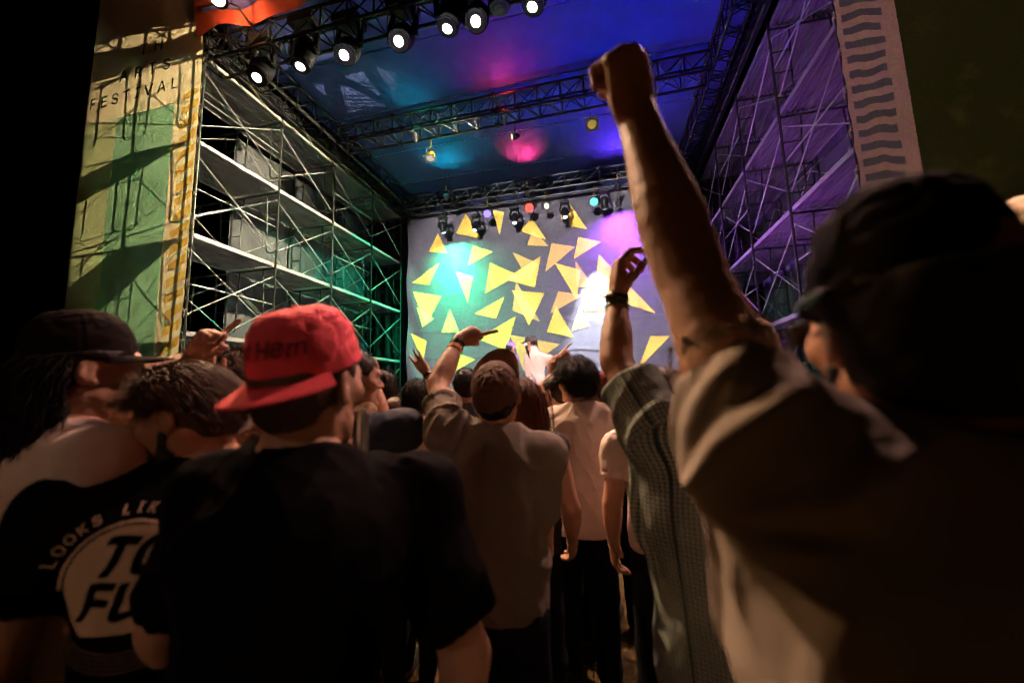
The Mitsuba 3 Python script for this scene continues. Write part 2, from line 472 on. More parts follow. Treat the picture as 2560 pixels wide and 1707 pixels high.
def frame_mesh(x0, x1, y, z0, z1):
    """A ladder scaffold frame in the x-z plane."""
    ms = []
    s = 1 if x1 > x0 else -1
    ms.append(tube([(x0, y, z0), (x0, y, z1)], 0.024))
    ms.append(tube([(x1, y, z0), (x1, y, z1)], 0.024))
    zt = z1 - 0.09
    ms.append(tube([(x0, y, zt), (x1, y, zt)], 0.022))
    for xa, d in ((x0, s), (x1, -s)):
        xi = xa + d * 0.34
        zb = z0 + 0.34
        ms.append(tube([(xi + d * 0.05, y, zt), (xi, y, (zt + zb) / 2), (xi - d * 0.01, y, zb + 0.12), (xi - d * 0.05, y, zb + 0.03), (xi - d * 0.12, y, zb), (xa, y, zb)], 0.017, 6))
        for k in (0.36, 0.66):
            z = zb + (zt - zb) * k
            ms.append(tube([(xa, y, z), (xi, y, z)], 0.015, 6))
    for xa in (x0, x1):
        for z in (z0 + 0.36, z1 - 0.30):
            ms.append(tube([(xa, y - 0.05, z), (xa, y + 0.05, z)], 0.009, 5))
        ms.append(tube([(xa, y, z1 - 0.03), (xa, y, z1 + 0.09)], 0.029))
    return cat(ms)


def plank_mesh(x0, x1, y0, y1, z):
    """A ribbed metal deck plank, its ribs running along y, with channel sides."""
    n = 5
    w = (x1 - x0) / n
    prof = []
    for i in range(n):
        a = x0 + i * w
        prof += [(a, z), (a + w * 0.38, z), (a + w * 0.5, z - 0.042), (a + w * 0.88, z - 0.042)]
    prof.append((x1, z))
    pr = np.array(prof)
    m = len(pr)
    vs = np.vstack([np.stack([pr[:, 0], np.full(m, y), pr[:, 1] + dz], 1) for dz in (0.0, -0.004) for y in (y0, y1)])
    i = np.arange(m - 1)
    f = []
    for o, flip in ((0, 1), (2 * m, 0)):
        q = np.stack([o + i, o + i + 1, o + m + i + 1, o + m + i], 1)
        f.append(q if flip else q[:, ::-1])
    for o in (0, m):
        f.append(np.stack([o + i, o + i + 1, o + 2 * m + i + 1, o + 2 * m + i], 1))
    sides = [lohi((xa - 0.004, y0, z - 0.06), (xa + 0.004, y1, z + 0.012)) for xa in (x0, x1)]
    return cat([(vs, np.vstack(f))] + sides)


def tower(name, label, xin, d, y0, nbay, lamps=None):
    """d = -1: the tower stands to the left of xin, +1: to the right."""
    t = thing(name, label, 'scaffold tower')
    xo, xo2 = xin + d * 1.52, xin + d * 3.04
    ys = [y0 + BAY * k for k in range(nbay + 1)]
    r = np.random.default_rng(3 if d < 0 else 4)
    for li, z0 in enumerate(BASE):
        z1 = LEV[li] if li < 4 else z0 + 1.2
        for k, y in enumerate(ys):
            if li < 4 or k < nbay:
                put(t, 'frame', frame_mesh(xin, xo, y, z0, z1) if li < 4 else tube([(xin, y, z0), (xin, y, z0 + 0.55)], 0.024), 'm_dark_steel', 40)
            if k < 2 and li < 4:
                put(t, 'frame', frame_mesh(xo, xo2, y, z0, z1), 'm_dark_steel', 40)
        if li == 4:
            continue
        for k in range(nbay):
            for xa in (xin, xo):
                e = 0.03 * d if xa == xin else -0.03 * d
                put(t, 'cross_brace', tube([(xa + e, ys[k], z0 + 0.36), (xa + e, ys[k + 1], z1 - 0.30)], 0.0125, 6), 'm_galvanised', 40)
                put(t, 'cross_brace', tube([(xa + e * 1.9, ys[k], z1 - 0.30), (xa + e * 1.9, ys[k + 1], z0 + 0.36)], 0.0125, 6), 'm_galvanised', 40)
            if k in (0, 1):
                put(t, 'cross_brace', tube([(xin + .02 * d, ys[k] + .03, z0 + 0.40), (xo - .02 * d, ys[k] + .03, z1 - 0.35)], 0.0125, 6), 'm_galvanised', 40)
            if k % 2 == 0 and li < 3:
                put(t, 'guard_rail', tube([(xin + 0.03 * d, ys[k], z1 + 1.02), (xin + 0.03 * d, ys[k + 1], z1 + 1.02)], 0.013, 6), 'm_galvanised', 40)
    for li, z in enumerate(LEV):
        for k in range(nbay):
            w = 1.44 / 3
            off = 0.035 if d < 0 else 0.035
            for j in range(3):
                a = xin + d * (off + j * w)
                b = xin + d * (off + (j + 1) * w - 0.012)
                lo, hi = min(a, b), max(a, b)
                yj = r.uniform(-0.02, 0.02)
                put(t, 'deck_plank', plank_mesh(lo, hi, ys[k] + 0.03 + yj, ys[k + 1] - 0.01 + yj, z + 0.02), 'm_deck', 40)
            xe = xin + d * 0.022
            put(t, 'deck_edge', lohi((xe - .006, ys[k] + .04, z - 0.055), (xe + .006, ys[k + 1] - .03, z + 0.035)), 'm_deck_rail', False)
            xe2 = xin + d * (off + 1.445)
            put(t, 'deck_edge', lohi((xe2 - .006, ys[k] + .04, z - 0.055), (xe2 + .006, ys[k + 1] - .03, z + 0.03)), 'm_deck_rail', False)
    for y in ys:
        put(t, 'leg', tube([(xin, y, 0.0), (xin, y, 0.95)], 0.024), 'm_dark_steel', 40)
        put(t, 'leg', tube([(xo, y, 0.0), (xo, y, 0.95)], 0.024), 'm_dark_steel', 40)
    return t, ys


LX, RX = -8.2, 3.75
tower_left, ysL = tower('scaffold_tower', 'scaffold tower on the left with pale deck edges and green light at its far end', LX, -1, 6.07, 4)
tower_right, ysR = tower('scaffold_tower', 'scaffold tower on the right under violet light', RX, 1, 6.45, 4)


def tarp(label, x, y0, y1, z0, z1, seed, gaps):
    t = thing('tarp', label, 'tarp')
    ys = np.arange(y0, y1, BAY)
    for k, ya in enumerate(ys):
        def fn(U, V, ya=ya):
            P = np.stack([np.full_like(U, x), U, V], -1)
            P[..., 0] += 0.10 * (meshkit.fbm(np.stack([U * 1.3, V * 0.8, U * 0 + seed], -1), 3, seed) - .5) + 0.03 * np.sin(U * 9 + V)
            return P
        put(t, 'cloth_panel', sheet(fn, np.linspace(ya + .03, min(ya + BAY - .02, y1), 26), np.linspace(z0 if k not in gaps else z0 + 2.0, z1, 60)), 'm_tarp', True)
    return t


tarp('grey tarp sheets lashed behind the left scaffold tower', -9.82, 8.2, 14.8, 0.3, 9.0, 1, ())
tarp('grey tarp sheets behind the right scaffold tower glowing violet', 5.40, 8.58, 15.0, 0.3, 9.1, 2, ())
t = thing('side_drape', 'dark drape hanging between the left tower and the backdrop', 'drape')
put(t, None, sheet(lambda U, V: np.stack([U, 14.95 + 0.05 * np.sin(U * 14), V], -1), np.linspace(-10.2, -7.95, 80), [0.3, 4, 9.2]), 'm_top_dark', True)
t = thing('side_drape', 'dark drape hanging between the backdrop and the right tower', 'drape')
put(t, None, sheet(lambda U, V: np.stack([U, 15.0 + 0.05 * np.sin(U * 14), V], -1), np.linspace(2.9, 5.6, 90), [0.3, 4, 9.2]), 'm_top_dark', True)


# ------------------------------------------------------------------ trusses
def truss(label, p0, p1, w, h, bay, group='box trusses carrying the stage roof'):
    """A box truss from p0 to p1 (centre line); w across, h high."""
    t = thing('box_truss', label, 'truss', group)
    p0, p1 = np.asarray(p0, float), np.asarray(p1, float)
    L = np.linalg.norm(p1 - p0)
    a = (p1 - p0) / L
    s = np.cross(a, [0, 0, 1])
    u = np.array([0, 0, 1.0])
    cs = [(-1, -1), (1, -1), (1, 1), (-1, 1)]

    def at(c, q):
        return p0 + a * q + s * (c[0] * w / 2) + u * (c[1] * h / 2)
    for c in cs:
        put(t, 'chord', tube([at(c, 0), at(c, L)], 0.036), 'm_truss', 40)
    n = int(round(L / bay))
    q = np.linspace(0, L, n + 1)
    for k in range(n + 1):
        ring = [tube([at(cs[i], q[k]), at(cs[(i + 1) % 4], q[k])], 0.019, 6) for i in range(4)]
        put(t, 'spacer', cat(ring), 'm_truss', 40)
        if k < n:
            m = (q[k] + q[k + 1]) / 2
            for i in range(4):
                A, B = cs[i], cs[(i + 1) % 4]
                put(t, 'lacing', cat([tube([at(A, q[k]), at(B, m)], 0.015, 6), tube([at(B, m), at(A, q[k + 1])], 0.015, 6)]) if i % 2 == 0 else
                    tube([at(A, q[k]), at(B, q[k + 1])], 0.015, 6), 'm_truss', 40)
        if k % 5 == 3 and k < n:
            put(t, 'coupler', cat([box(at(cs[0], q[k]), [0.10, 0.10, 0.10])]), 'm_truss', False)
            for c in cs[1:]:
                put(t, 'coupler', box(at(c, q[k]), [0.10, 0.10, 0.10]), 'm_truss', False)
    return t


truss('front box truss carrying the row of bright moving heads', (-8.3, 6.3, 9.28), (3.9, 6.3, 9.28), 0.5, 0.52, 0.62)
truss('middle box truss crossing under the blue roof', (-7.5, 9.8, 9.44), (2.9, 9.8, 9.44), 0.53, 0.53, 0.62)
truss('back box truss above the backdrop', (-8.0, 13.95, 9.25), (3.3, 13.95, 9.25), 0.5, 0.5, 0.62)
truss('left roof truss running back along the left tower', (-7.78, 6.0, 9.5), (-7.78, 15.1, 9.5), 0.55, 0.6, 0.66)
truss('right roof truss running back along the right tower', (3.22, 6.0, 9.5), (3.22, 15.1, 9.5), 0.62, 0.6, 0.66)
for xx, lab in ((-8.12, 'left side beam beside the left roof truss'), (3.58, 'right side beam beside the right roof truss')):
    b = thing('side_beam', 'black ' + lab, 'beam')
    put(b, None, cat([lohi((xx - .06, 6.0, 9.22), (xx + .06, 15.1, 9.26)), lohi((xx - .012, 6.0, 9.26), (xx + .012, 15.1, 9.5)), lohi((xx - .06, 6.0, 9.5), (xx + .06, 15.1, 9.54))]), 'm_black_paint', False)

# ------------------------------------------------------------------ roof cloth, valance
roof = thing('stage_roof', 'blue fabric roof stretched over the stage with cross seams', 'roof')
yy = np.arange(5.7, 15.3, 1.9)
for k, ya in enumerate(yy):
    def rf(U, V, ya=ya):
        P = np.stack([U, V, np.full_like(U, 9.88)], -1)
        e = np.abs(V - ya - 0.95) / 0.95
        P[..., 2] += 0.05 * (1 - e ** 2) * np.sin(U * 1.1 + ya) * 0.4 + 0.035 * (meshkit.fbm(np.stack([U * 4.5, V * 0.9, U * 0 + ya], -1), 4, 2) - .5) + 0.012 * (meshkit.fbm(np.stack([U * 16, V * 3, U * 0], -1), 2, 6) - .5)
        return P
    put(roof, 'fabric_panel', sheet(rf, np.linspace(-7.95, 3.5, 260), np.linspace(ya + .01, ya + 1.89, 40)), 'm_roof', True)

val = thing('valance', 'red fabric valance along the front truss lit orange by the hot lamp', 'valance')
put(val, None, sheet(lambda U, V: np.stack([U, 5.93 + 0.045 * np.sin(U * 5.2 + V * 2) + 0.05 * np.sin(U * 1.7) - 0.10 * np.sin(PI * (V - 9.5) / 1.7), V + 0.05 * np.sin(U * 3.1) * (V < 9.6)], -1), np.linspace(-8.3, 3.8, 320), np.linspace(9.52, 11.2, 24)), 'm_valance', True)


# ------------------------------------------------------------------ banners
def banner_shape(U, V, y, seed):
    P = np.stack([U, np.full_like(U, y), V], -1)
    P[..., 1] += 0.05 * (meshkit.fbm(np.stack([U * 1.1, V * 0.5, U * 0 + seed], -1), 3, seed) - .5) + 0.004 * (meshkit.fbm(np.stack([U * 5, V * 2.5, U * 0], -1), 3, seed + 5) - .5)
    return P


def edge_wave(V, s):
    return 0.022 * np.abs(np.sin(V * PI / 0.62)) * s


ban = thing('banner', 'tall cream and green festival banner on the left tower with scaffold shadows', 'banner')
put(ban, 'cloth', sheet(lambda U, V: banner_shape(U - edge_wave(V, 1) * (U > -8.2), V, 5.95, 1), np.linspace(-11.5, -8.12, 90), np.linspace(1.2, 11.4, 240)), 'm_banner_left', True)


def letters(parent, text, x, z, h, y, seed, spacing, curve=0.0, mtl='m_black_paint'):
    for i, ch in enumerate(text):
        if ch == ' ':
            x += h * 0.7
            continue
        m = meshkit.text_mesh(ch, h, 0.002)
        v = np.asarray(m.vertices)
        wch = v[:, 0].max()
        P = banner_shape(v[:, 0] + x, v[:, 1] + z + curve * i, y, seed)
        P[:, 1] -= 0.004 + v[:, 2]
        put(parent, 'letter', (P, np.asarray(m.faces)[:, ::-1]), mtl, False)
        x += wch + spacing


letters(ban, 'FESTIVAL', -11.42, 8.42, 0.27, 5.95, 1, 0.14)
letters(ban, 'ARTS', -10.55, 8.95, 0.27, 5.95, 1, 0.2)
letters(ban, 'TH', -10.0, 9.5, 0.27, 5.95, 1, 0.2)


def ties(parent, x, y, zs, d):
    r = np.random.default_rng(8)
    for z in zs:
        a = np.linspace(0, 2 * PI, 14)
        loop = np.stack([x + 0.045 * np.cos(a) - 0.02 * d, y + 0.05 * np.sin(a), z + 0.015 * np.sin(2 * a)], 1)
        tail = np.array([(x - .04 * d, y - .04, z), (x - .09 * d, y - .06, z + .02), (x - .12 * d, y - .05, z - .06), (x - .11 * d, y - .05, z - .15 - .08 * r.random())])
        put(parent, 'tie', cat([tube(loop, 0.006, 5), tube(tail, 0.005, 5)]), 'm_rope', 60)


ties(ban, LX, 6.0, np.arange(2.2, 9.2, 0.62), -1)
ban2 = thing('banner', 'dark green banner on the right tower with a pink border of grey bars', 'banner')
put(ban2, 'cloth', sheet(lambda U, V: banner_shape(U + edge_wave(V, 1) * (U < 3.8), V, 6.33, 3), np.linspace(3.66, 7.3, 90), np.linspace(1.2, 11.4, 240)), 'm_banner_right', True)
ties(ban2, RX, 6.38, np.arange(2.2, 9.2, 0.62), 1)

# ------------------------------------------------------------------ backdrop
def bd(U, V):
    P = np.stack([U, np.full_like(U, BACK_Y), V], -1)
    edge = np.exp(-((U + 7.95) / 0.8) ** 2)
    low = np.clip((4.4 - V) / 3.5, 0, 1)
    P[..., 1] += 0.07 * edge * np.sin(V * 2.1 + U * 5) + 0.05 * low * (meshkit.fbm(np.stack([U * 2.2, V * 2.4, U * 0], -1), 4, 11) - .5) + 0.012 * (meshkit.fbm(np.stack([U * 5, V * 5, U * 0], -1), 2, 12) - .5)
    for zz, ww in ((2.15, 1.0), (3.05, 0.7), (4.2, 0.5), (5.6, 0.4)):
        z2 = zz + 0.06 * np.sin(U * 0.9 + zz) + 0.02 * np.sin(U * 5)
        P[..., 1] -= ww * 0.022 * np.exp(-((V - z2) / 0.03) ** 2)
    return P


back = thing('backdrop', 'large grey stage backdrop cloth with projected yellow triangles painted in as colour', 'backdrop')
put(back, 'cloth', sheet(bd, np.linspace(-7.95, 3.1, 330), np.linspace(0.9, 9.2, 250)), 'm_backdrop', True)
put(back, 'top_pipe', tube([(-8.0, BACK_Y + .02, 9.22), (3.2, BACK_Y + .02, 9.22)], 0.03), 'm_black_paint')

# projected triangles of light put in as coloured pieces that follow the folds
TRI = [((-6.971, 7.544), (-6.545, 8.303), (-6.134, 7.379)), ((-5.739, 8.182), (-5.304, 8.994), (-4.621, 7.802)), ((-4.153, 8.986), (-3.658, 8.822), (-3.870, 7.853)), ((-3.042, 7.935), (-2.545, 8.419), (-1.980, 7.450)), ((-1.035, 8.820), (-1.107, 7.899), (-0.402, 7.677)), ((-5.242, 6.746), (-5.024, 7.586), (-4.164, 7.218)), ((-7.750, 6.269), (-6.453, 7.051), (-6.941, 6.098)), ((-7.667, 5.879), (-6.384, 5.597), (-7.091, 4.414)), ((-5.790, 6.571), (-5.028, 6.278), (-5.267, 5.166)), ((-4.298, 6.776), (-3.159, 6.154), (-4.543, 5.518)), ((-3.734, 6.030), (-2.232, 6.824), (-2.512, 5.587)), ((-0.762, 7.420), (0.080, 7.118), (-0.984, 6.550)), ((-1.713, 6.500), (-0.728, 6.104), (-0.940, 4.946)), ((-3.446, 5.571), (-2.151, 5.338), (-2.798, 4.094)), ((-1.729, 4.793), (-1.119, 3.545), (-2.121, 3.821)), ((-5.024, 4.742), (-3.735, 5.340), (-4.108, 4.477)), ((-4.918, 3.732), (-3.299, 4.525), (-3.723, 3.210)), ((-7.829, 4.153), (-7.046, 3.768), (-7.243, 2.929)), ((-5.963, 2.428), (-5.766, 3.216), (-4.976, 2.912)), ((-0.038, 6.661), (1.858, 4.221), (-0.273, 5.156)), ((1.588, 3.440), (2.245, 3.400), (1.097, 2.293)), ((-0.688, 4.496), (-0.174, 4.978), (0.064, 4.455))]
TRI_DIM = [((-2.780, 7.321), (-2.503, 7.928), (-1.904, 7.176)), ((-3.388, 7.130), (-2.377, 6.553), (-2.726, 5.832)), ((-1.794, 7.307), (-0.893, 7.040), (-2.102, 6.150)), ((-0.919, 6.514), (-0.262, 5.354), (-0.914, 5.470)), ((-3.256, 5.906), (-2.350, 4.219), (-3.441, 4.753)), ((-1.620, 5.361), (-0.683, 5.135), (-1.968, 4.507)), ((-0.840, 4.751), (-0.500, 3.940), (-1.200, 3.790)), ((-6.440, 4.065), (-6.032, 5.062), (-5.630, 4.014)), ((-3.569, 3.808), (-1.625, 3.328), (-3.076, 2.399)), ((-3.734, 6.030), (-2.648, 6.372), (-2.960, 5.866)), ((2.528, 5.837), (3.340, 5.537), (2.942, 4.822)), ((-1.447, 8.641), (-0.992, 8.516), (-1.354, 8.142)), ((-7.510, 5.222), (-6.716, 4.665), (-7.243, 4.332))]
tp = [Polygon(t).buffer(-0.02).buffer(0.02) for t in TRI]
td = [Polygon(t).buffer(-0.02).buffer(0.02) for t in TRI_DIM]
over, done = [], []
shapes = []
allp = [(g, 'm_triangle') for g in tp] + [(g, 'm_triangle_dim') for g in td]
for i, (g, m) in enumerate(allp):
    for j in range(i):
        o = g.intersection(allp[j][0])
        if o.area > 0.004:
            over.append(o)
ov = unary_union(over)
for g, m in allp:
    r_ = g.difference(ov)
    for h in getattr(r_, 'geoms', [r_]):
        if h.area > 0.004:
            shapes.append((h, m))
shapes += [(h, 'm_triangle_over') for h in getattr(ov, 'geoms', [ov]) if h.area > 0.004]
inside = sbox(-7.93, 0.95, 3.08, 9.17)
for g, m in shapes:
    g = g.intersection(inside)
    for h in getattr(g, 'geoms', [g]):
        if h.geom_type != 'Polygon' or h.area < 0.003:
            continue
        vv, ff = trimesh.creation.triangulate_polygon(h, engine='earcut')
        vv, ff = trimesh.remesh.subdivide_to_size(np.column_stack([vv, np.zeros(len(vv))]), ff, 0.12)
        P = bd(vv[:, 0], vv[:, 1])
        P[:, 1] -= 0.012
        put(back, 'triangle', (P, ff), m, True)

for k_, (dx, dz) in enumerate(((0, 0), (0.6, 0))):  # unseen lamps added to light the backdrop and the right banner
    pj = thing('added_wash_lamp', 'wash lamp added on the unseen tower behind the crowd' + (' aimed at the backdrop' if k_ == 0 else ' beside it'), 'stage light')
    put(pj, 'barrel', lathe([(0.10, -0.12), (0.11, -0.10), (0.11, -0.45), (0.15, -0.48), (0.15, -0.8), (0.0001, -0.82)], 24, FOH + [dx, 0, dz], frame_to((0, 1, -0.05) if k_ == 0 else (.38, 1, 0))), 'm_black_paint', 40)
    k = 0.5 / (BACK_Y - FOH[1])
    xa, xb, za, zb = [FOH[i] + dd + (q - FOH[i]) * k for q, i, dd in ((-8.0, 0, dx), (3.15, 0, dx), (0.7, 2, dz), (9.8, 2, dz))]
    c_ = FOH + [dx, 0, dz]
    for lo_, hi_ in () if k_ else (((c_[0] - .24, c_[2] - .24), (xa, c_[2] + .24)), ((xb, c_[2] - .24), (c_[0] + .24, c_[2] + .24)), ((xa, zb), (xb, c_[2] + .24)), ((xa, c_[2] - .24), (xb, za))):
        put(pj, 'shutter', lohi((lo_[0], FOH[1] + .5, lo_[1]), (hi_[0], FOH[1] + .503, hi_[1])), 'm_black_paint', False)  # plates added to keep the wash off the roof
    put(pj, 'shutter_arm', tube([c_ + [0, -.1, -.11], c_ + [0, .2, -.2], c_ + [0, .5, -.22]], .01, 6), 'm_black_paint')
    put(pj, 'stand', tube([FOH + [dx, -.45, -.12], FOH + [dx, -.45, -.55]], 0.02), 'm_black_paint')
mt = thing('added_lamp_tower', 'unseen scaffold tower added behind the crowd to carry the added lamps', 'tower')  # tower added out of view to hold the added lamps
put(mt, 'platform', lohi((-3.6, -11.5, 5.50), (0.2, -9.0, 5.65)), 'm_deck', False)
for x in (-3.5, 0.1):
    for y in (-11.4, -9.1):
        put(mt, 'leg', tube([(x, y, 0), (x, y, 8.0)], 0.03), 'm_dark_steel')
put(mt, 'stand', lohi((-2.6, -10.2, 5.65), (-1.2, -9.6, 5.68)), 'm_black_paint', False)


# ------------------------------------------------------------------ stage lamps
def moving_head(label, at, aim, s=1.0, lens=(1, 0.93, 0.90), power=9.0, group=None, dim=False, LR=0.056):
    """A moving head wash light: base clamped to the truss above, yoke arms, round head, glowing lens. at = lens centre."""
    t = thing('moving_head_light', label, 'stage light', group)
    at = np.asarray(at, float)
    d = np.asarray(aim, float) - at
    d /= np.linalg.norm(d)
    R = frame_to(-d, (0, 1, 0.2))
    c = at - d * 0.24 * s                                  # tilt axis
    prof = np.array([(0.0, -0.24), (0.085, -0.24), (0.108, -0.235), (0.112, -0.16), (0.128, -0.10), (0.135, 0.0), (0.130, 0.08), (0.105, 0.15), (0.06, 0.18), (0, 0.185)]) * s
    put(t, 'head', lathe(prof[::-1] * [1, 1], 28, c, R), 'm_black_plastic', 50)
    rings = [lathe([(0.116 * s, a * s), (0.121 * s, a * s), (0.121 * s, (a + .012) * s), (0.116 * s, (a + .012) * s)], 28, c, R) for a in (-0.21, -0.185)]
    put(t, 'trim_ring', cat(rings), 'm_black_paint', 50)
    n = 24
    disc = lathe([(LR * s, -0.2415 * s), ((LR - .004) * s, -0.2485 * s), (0.04 * s, -0.254 * s), (0.0001, -0.256 * s)], n, c, R)
    k = put(t, 'lens', disc if not dim else disc, 'm_lens_dark', 50)
    v, f = disc
    if not dim:
        scene[k]['emitter'] = emit(k, lens, power)
        fl = scene[k]['filename']
        vv, ff = meshkit.WRITTEN[fl][0], meshkit.WRITTEN[fl][1]
        nn = np.cross(vv[ff[:, 1]] - vv[ff[:, 0]], vv[ff[:, 2]] - vv[ff[:, 0]]).sum(0)
        if nn @ d < 0:
            em = scene[k]['emitter']
            scene[k] = mikit.ply((v, f[:, ::-1]), 'm_lens_dark', smooth=50)
            scene[k]['emitter'] = em
    ax = R[:, 0]
    top = c + np.array([0, 0, 0.33 * s])
    for sg in (-1, 1):
        e = c + ax * sg * 0.155 * s
        put(t, 'yoke_arm', cat([tube([e, e + (top - c) * 0.5 + ax * sg * 0.02 * s, top + ax * sg * 0.12 * s], np.array([0.042, 0.036, 0.034]) * s, 10), tube([e - ax * sg * 0.03 * s, e + ax * sg * 0.025 * s], 0.05 * s, 16)]), 'm_black_plastic', 50)
    put(t, 'base', cat([box(top + [0, 0, 0.05 * s], [0.33 * s, 0.24 * s, 0.10 * s]), box(top + [0, 0, 0.11 * s], [0.24 * s, 0.18 * s, 0.03 * s])]), 'm_black_paint', False)
    put(t, 'clamp', cat([tube([top + [sx * s, 0, 0.12 * s], top + [sx * s, 0, 0.25 * s]], 0.02 * s, 8) for sx in (-.09, .09)]), 'm_black_paint')
    cab = [top + [0.14 * s, 0.06, 0.07], top + [0.22 * s, 0.10, 0.0], top + [0.26 * s, 0.06, 0.12], top + [0.2 * s, 0.02, 0.3]]
    put(t, 'cable', tube(cab, 0.008, 6), 'm_cable', 60)
    return t


FH = [(-6.83, (-5.6, 2.6, 1.5)), (-5.75, (-5.9, 4.6, 1.5)), (-4.72, (-3.2, 1.4, 1.5)), (-3.52, (-2.6, 1.2, 1.5)), (-2.52, (-3.3, 4.9, 1.5)), (-1.96, (-1.3, 1.6, 1.5)), (-0.91, (-2.4, 4.6, 1.5))]
ordn = ['first', 'second', 'third', 'fourth', 'fifth', 'sixth', 'seventh']
for i, (x, aim) in enumerate(FH):
    moving_head(f'black moving head with glowing white lens, {ordn[i]} from the left on the front truss', (x, 6.12, 8.35), aim, 1.7, group='moving heads on the front truss')
moving_head('black moving head with unlit lens between two glowing ones on the front truss', (-1.50, 6.12, 8.48), (-1.4, 6.9, 1.5), 1.6, dim=True, group='moving heads on the front truss')

moving_head('moving head above the green patch of the backdrop', (-5.86, 13.7, 7.83), (-5.6, 14.5, 5), 1.0, (0.7, 0.95, 1.0), 6, 'moving heads on the back truss', LR=0.078)
moving_head('moving head on the back truss under the small blue lamp', (-4.60, 13.7, 7.78), (-5.1, 12.4, 5), 1.0, (0.6, 0.75, 1.0), 4, 'moving heads on the back truss', LR=0.078)
moving_head('moving head on the back truss left of the red lamp', (-3.02, 13.7, 7.86), (-2.8, 12.6, 5), 1.0, (1, 1, 1), 6, 'moving heads on the back truss', LR=0.078)
moving_head('moving head on the back truss right of the white lamp', (-1.14, 13.7, 7.83), (-1.0, 12.6, 5), 1.0, (1, 1, 1), 6, 'moving heads on the back truss', LR=0.078)
moving_head('rightmost moving head on the back truss above the violet patch', (0.27, 13.7, 7.93), (0.3, 14.4, 5), 1.05, (0.5, 0.6, 0.7), 0.6, 'moving heads on the back truss', LR=0.078)


def par_can(label, at, aim, lens, power, r=0.10, group='small coloured lamps on the back truss', barn=False, hang=None, can='m_black_paint'):
    t = thing('par_lamp', label, 'stage light', group)
    at = np.asarray(at, float)
    d = np.asarray(aim, float) - at
    d /= np.linalg.norm(d)
    R = frame_to(-d, (0, 0.3, 1))
    put(t, 'can', lathe([(r, 0.0), (r * 1.02, 0.02), (r * 0.95, 0.10), (r * 0.9, 0.16), (r * 0.6, 0.22), (0.03, 0.25), (0.0001, 0.25)], 26, at, R), can, 50)
    v, f = lathe([(r * 0.95, 0.012), (0.0001, 0.004)], 26, at, R)
    k = put(t, 'lens', (v, f), 'm_lens_dark' if power else 'm_brass_lit_yellow', 50)
    if power:
        n = np.cross(v[f[:, 1]] - v[f[:, 0]], v[f[:, 2]] - v[f[:, 0]]).sum(0)
        if n @ d < 0:
            scene[k] = mikit.ply((v, f[:, ::-1]), 'm_lens_dark', smooth=50)
        scene[k]['emitter'] = emit(k, lens, power)
    ax = R[:, 0]
    c = at - d * 0.1
    top = c + np.array([0, 0, 0.26])
    put(t, 'yoke', tube([c + ax * (r + .02), c + ax * (r + .025) + [0, 0, .15], top + ax * .03, top - ax * .03, c - ax * (r + .025) + [0, 0, .15], c - ax * (r + .02)], 0.011, 6), 'm_black_paint', 50)
    put(t, 'clamp', tube([top, top + [0, 0, (hang or 0.3)]], 0.018, 8), 'm_chrome' if barn else 'm_brass_lit_yellow', 50)
    if barn:
        hs = r * 1.28
        o = sbox(-hs, -hs, hs, hs).difference(Point(0, 0).buffer(r * 0.9, 24))
        m = trimesh.creation.extrude_polygon(o, 0.004, engine='earcut')
        v = np.asarray(m.vertices)
        put(t, 'gel_frame', (v @ R.T + at + d * 0.012, np.asarray(m.faces)), 'm_gel_frame', False)
        put(t, 'reflector', lathe([(r * 0.88, 0.01), (r * 0.7, 0.05), (r * 0.3, 0.075), (0.03, 0.08), (0.03, 0.04), (0.0001, 0.03)], 26, at, R), 'm_brass_lit_yellow', 50)
    return t


par_can('small lamp shining blue on the back truss', (-4.05, 13.6, 8.31), (-3.0, 6, 2.5), (0.22, 0.16, 1.0), 2.6, 0.15)
par_can('small lamp shining red on the back truss', (-2.43, 13.6, 8.32), (-1.2, 4, 2.5), (1.0, 0.07, 0.05), 2.4, 0.17)
par_can('small lamp shining warm white on the back truss', (-1.78, 13.6, 8.30), (1.8, 9, 6.5), (1.0, 0.92, 0.62), 1.8, 0.11)
par_can('small lamp shining teal on the back truss', (-0.09, 13.6, 8.21), (-0.6, 7, 3.0), (0.15, 0.95, 0.80), 1.6, 0.15)
p = par_can('black flood lamp with an open brass reflector painted as lit yellow hanging from the middle truss', (0.0, 10.3, 8.86), (-0.2, 4.0, 6.4), (1, .8, .3), 0, 0.135, 'lamps hung under the middle truss', True, 0.2)
p = par_can('tapered lamp pointing down with a pale front frame under the middle truss', (-4.78, 10.2, 8.62), (-5.0, 9.6, 6.0), (1, 0.95, 0.85), 0.55, 0.13, 'lamps hung under the middle truss', False, 0.5, 'm_brass_lit_yellow')
v, f = sheet(lambda U, V: np.stack([-4.78 + U, 10.17 + V, 8.60 - 0.1 * V], -1), [-.17, -.11, .11, .17], [-.17, -.11, .11, .17])
keep = ~np.all((np.abs(v[f][:, :, 0] + 4.78) < .12) & (np.abs(v[f][:, :, 1] - 10.17) < .12), 1)
put(p, 'gel_frame', cat([(v, f[keep]), (v + [0, 0, .006], f[keep][:, ::-1])]), 'm_gel_frame_pale', False)

def fixture(key, label, lens, power=0.5, r=0.09, hang=0.2):
    """The lamp housing that a beam comes out of: its lens sits just behind the beam's origin."""
    b = scene[key]['to_world'].matrix
    at, d = np.array(b)[:3, 3], np.array(b)[:3, 2]
    return par_can(label, at - d * 0.035, at + d, lens, power, r, 'lamps that light the roof, the towers and the crowd', hang=hang)


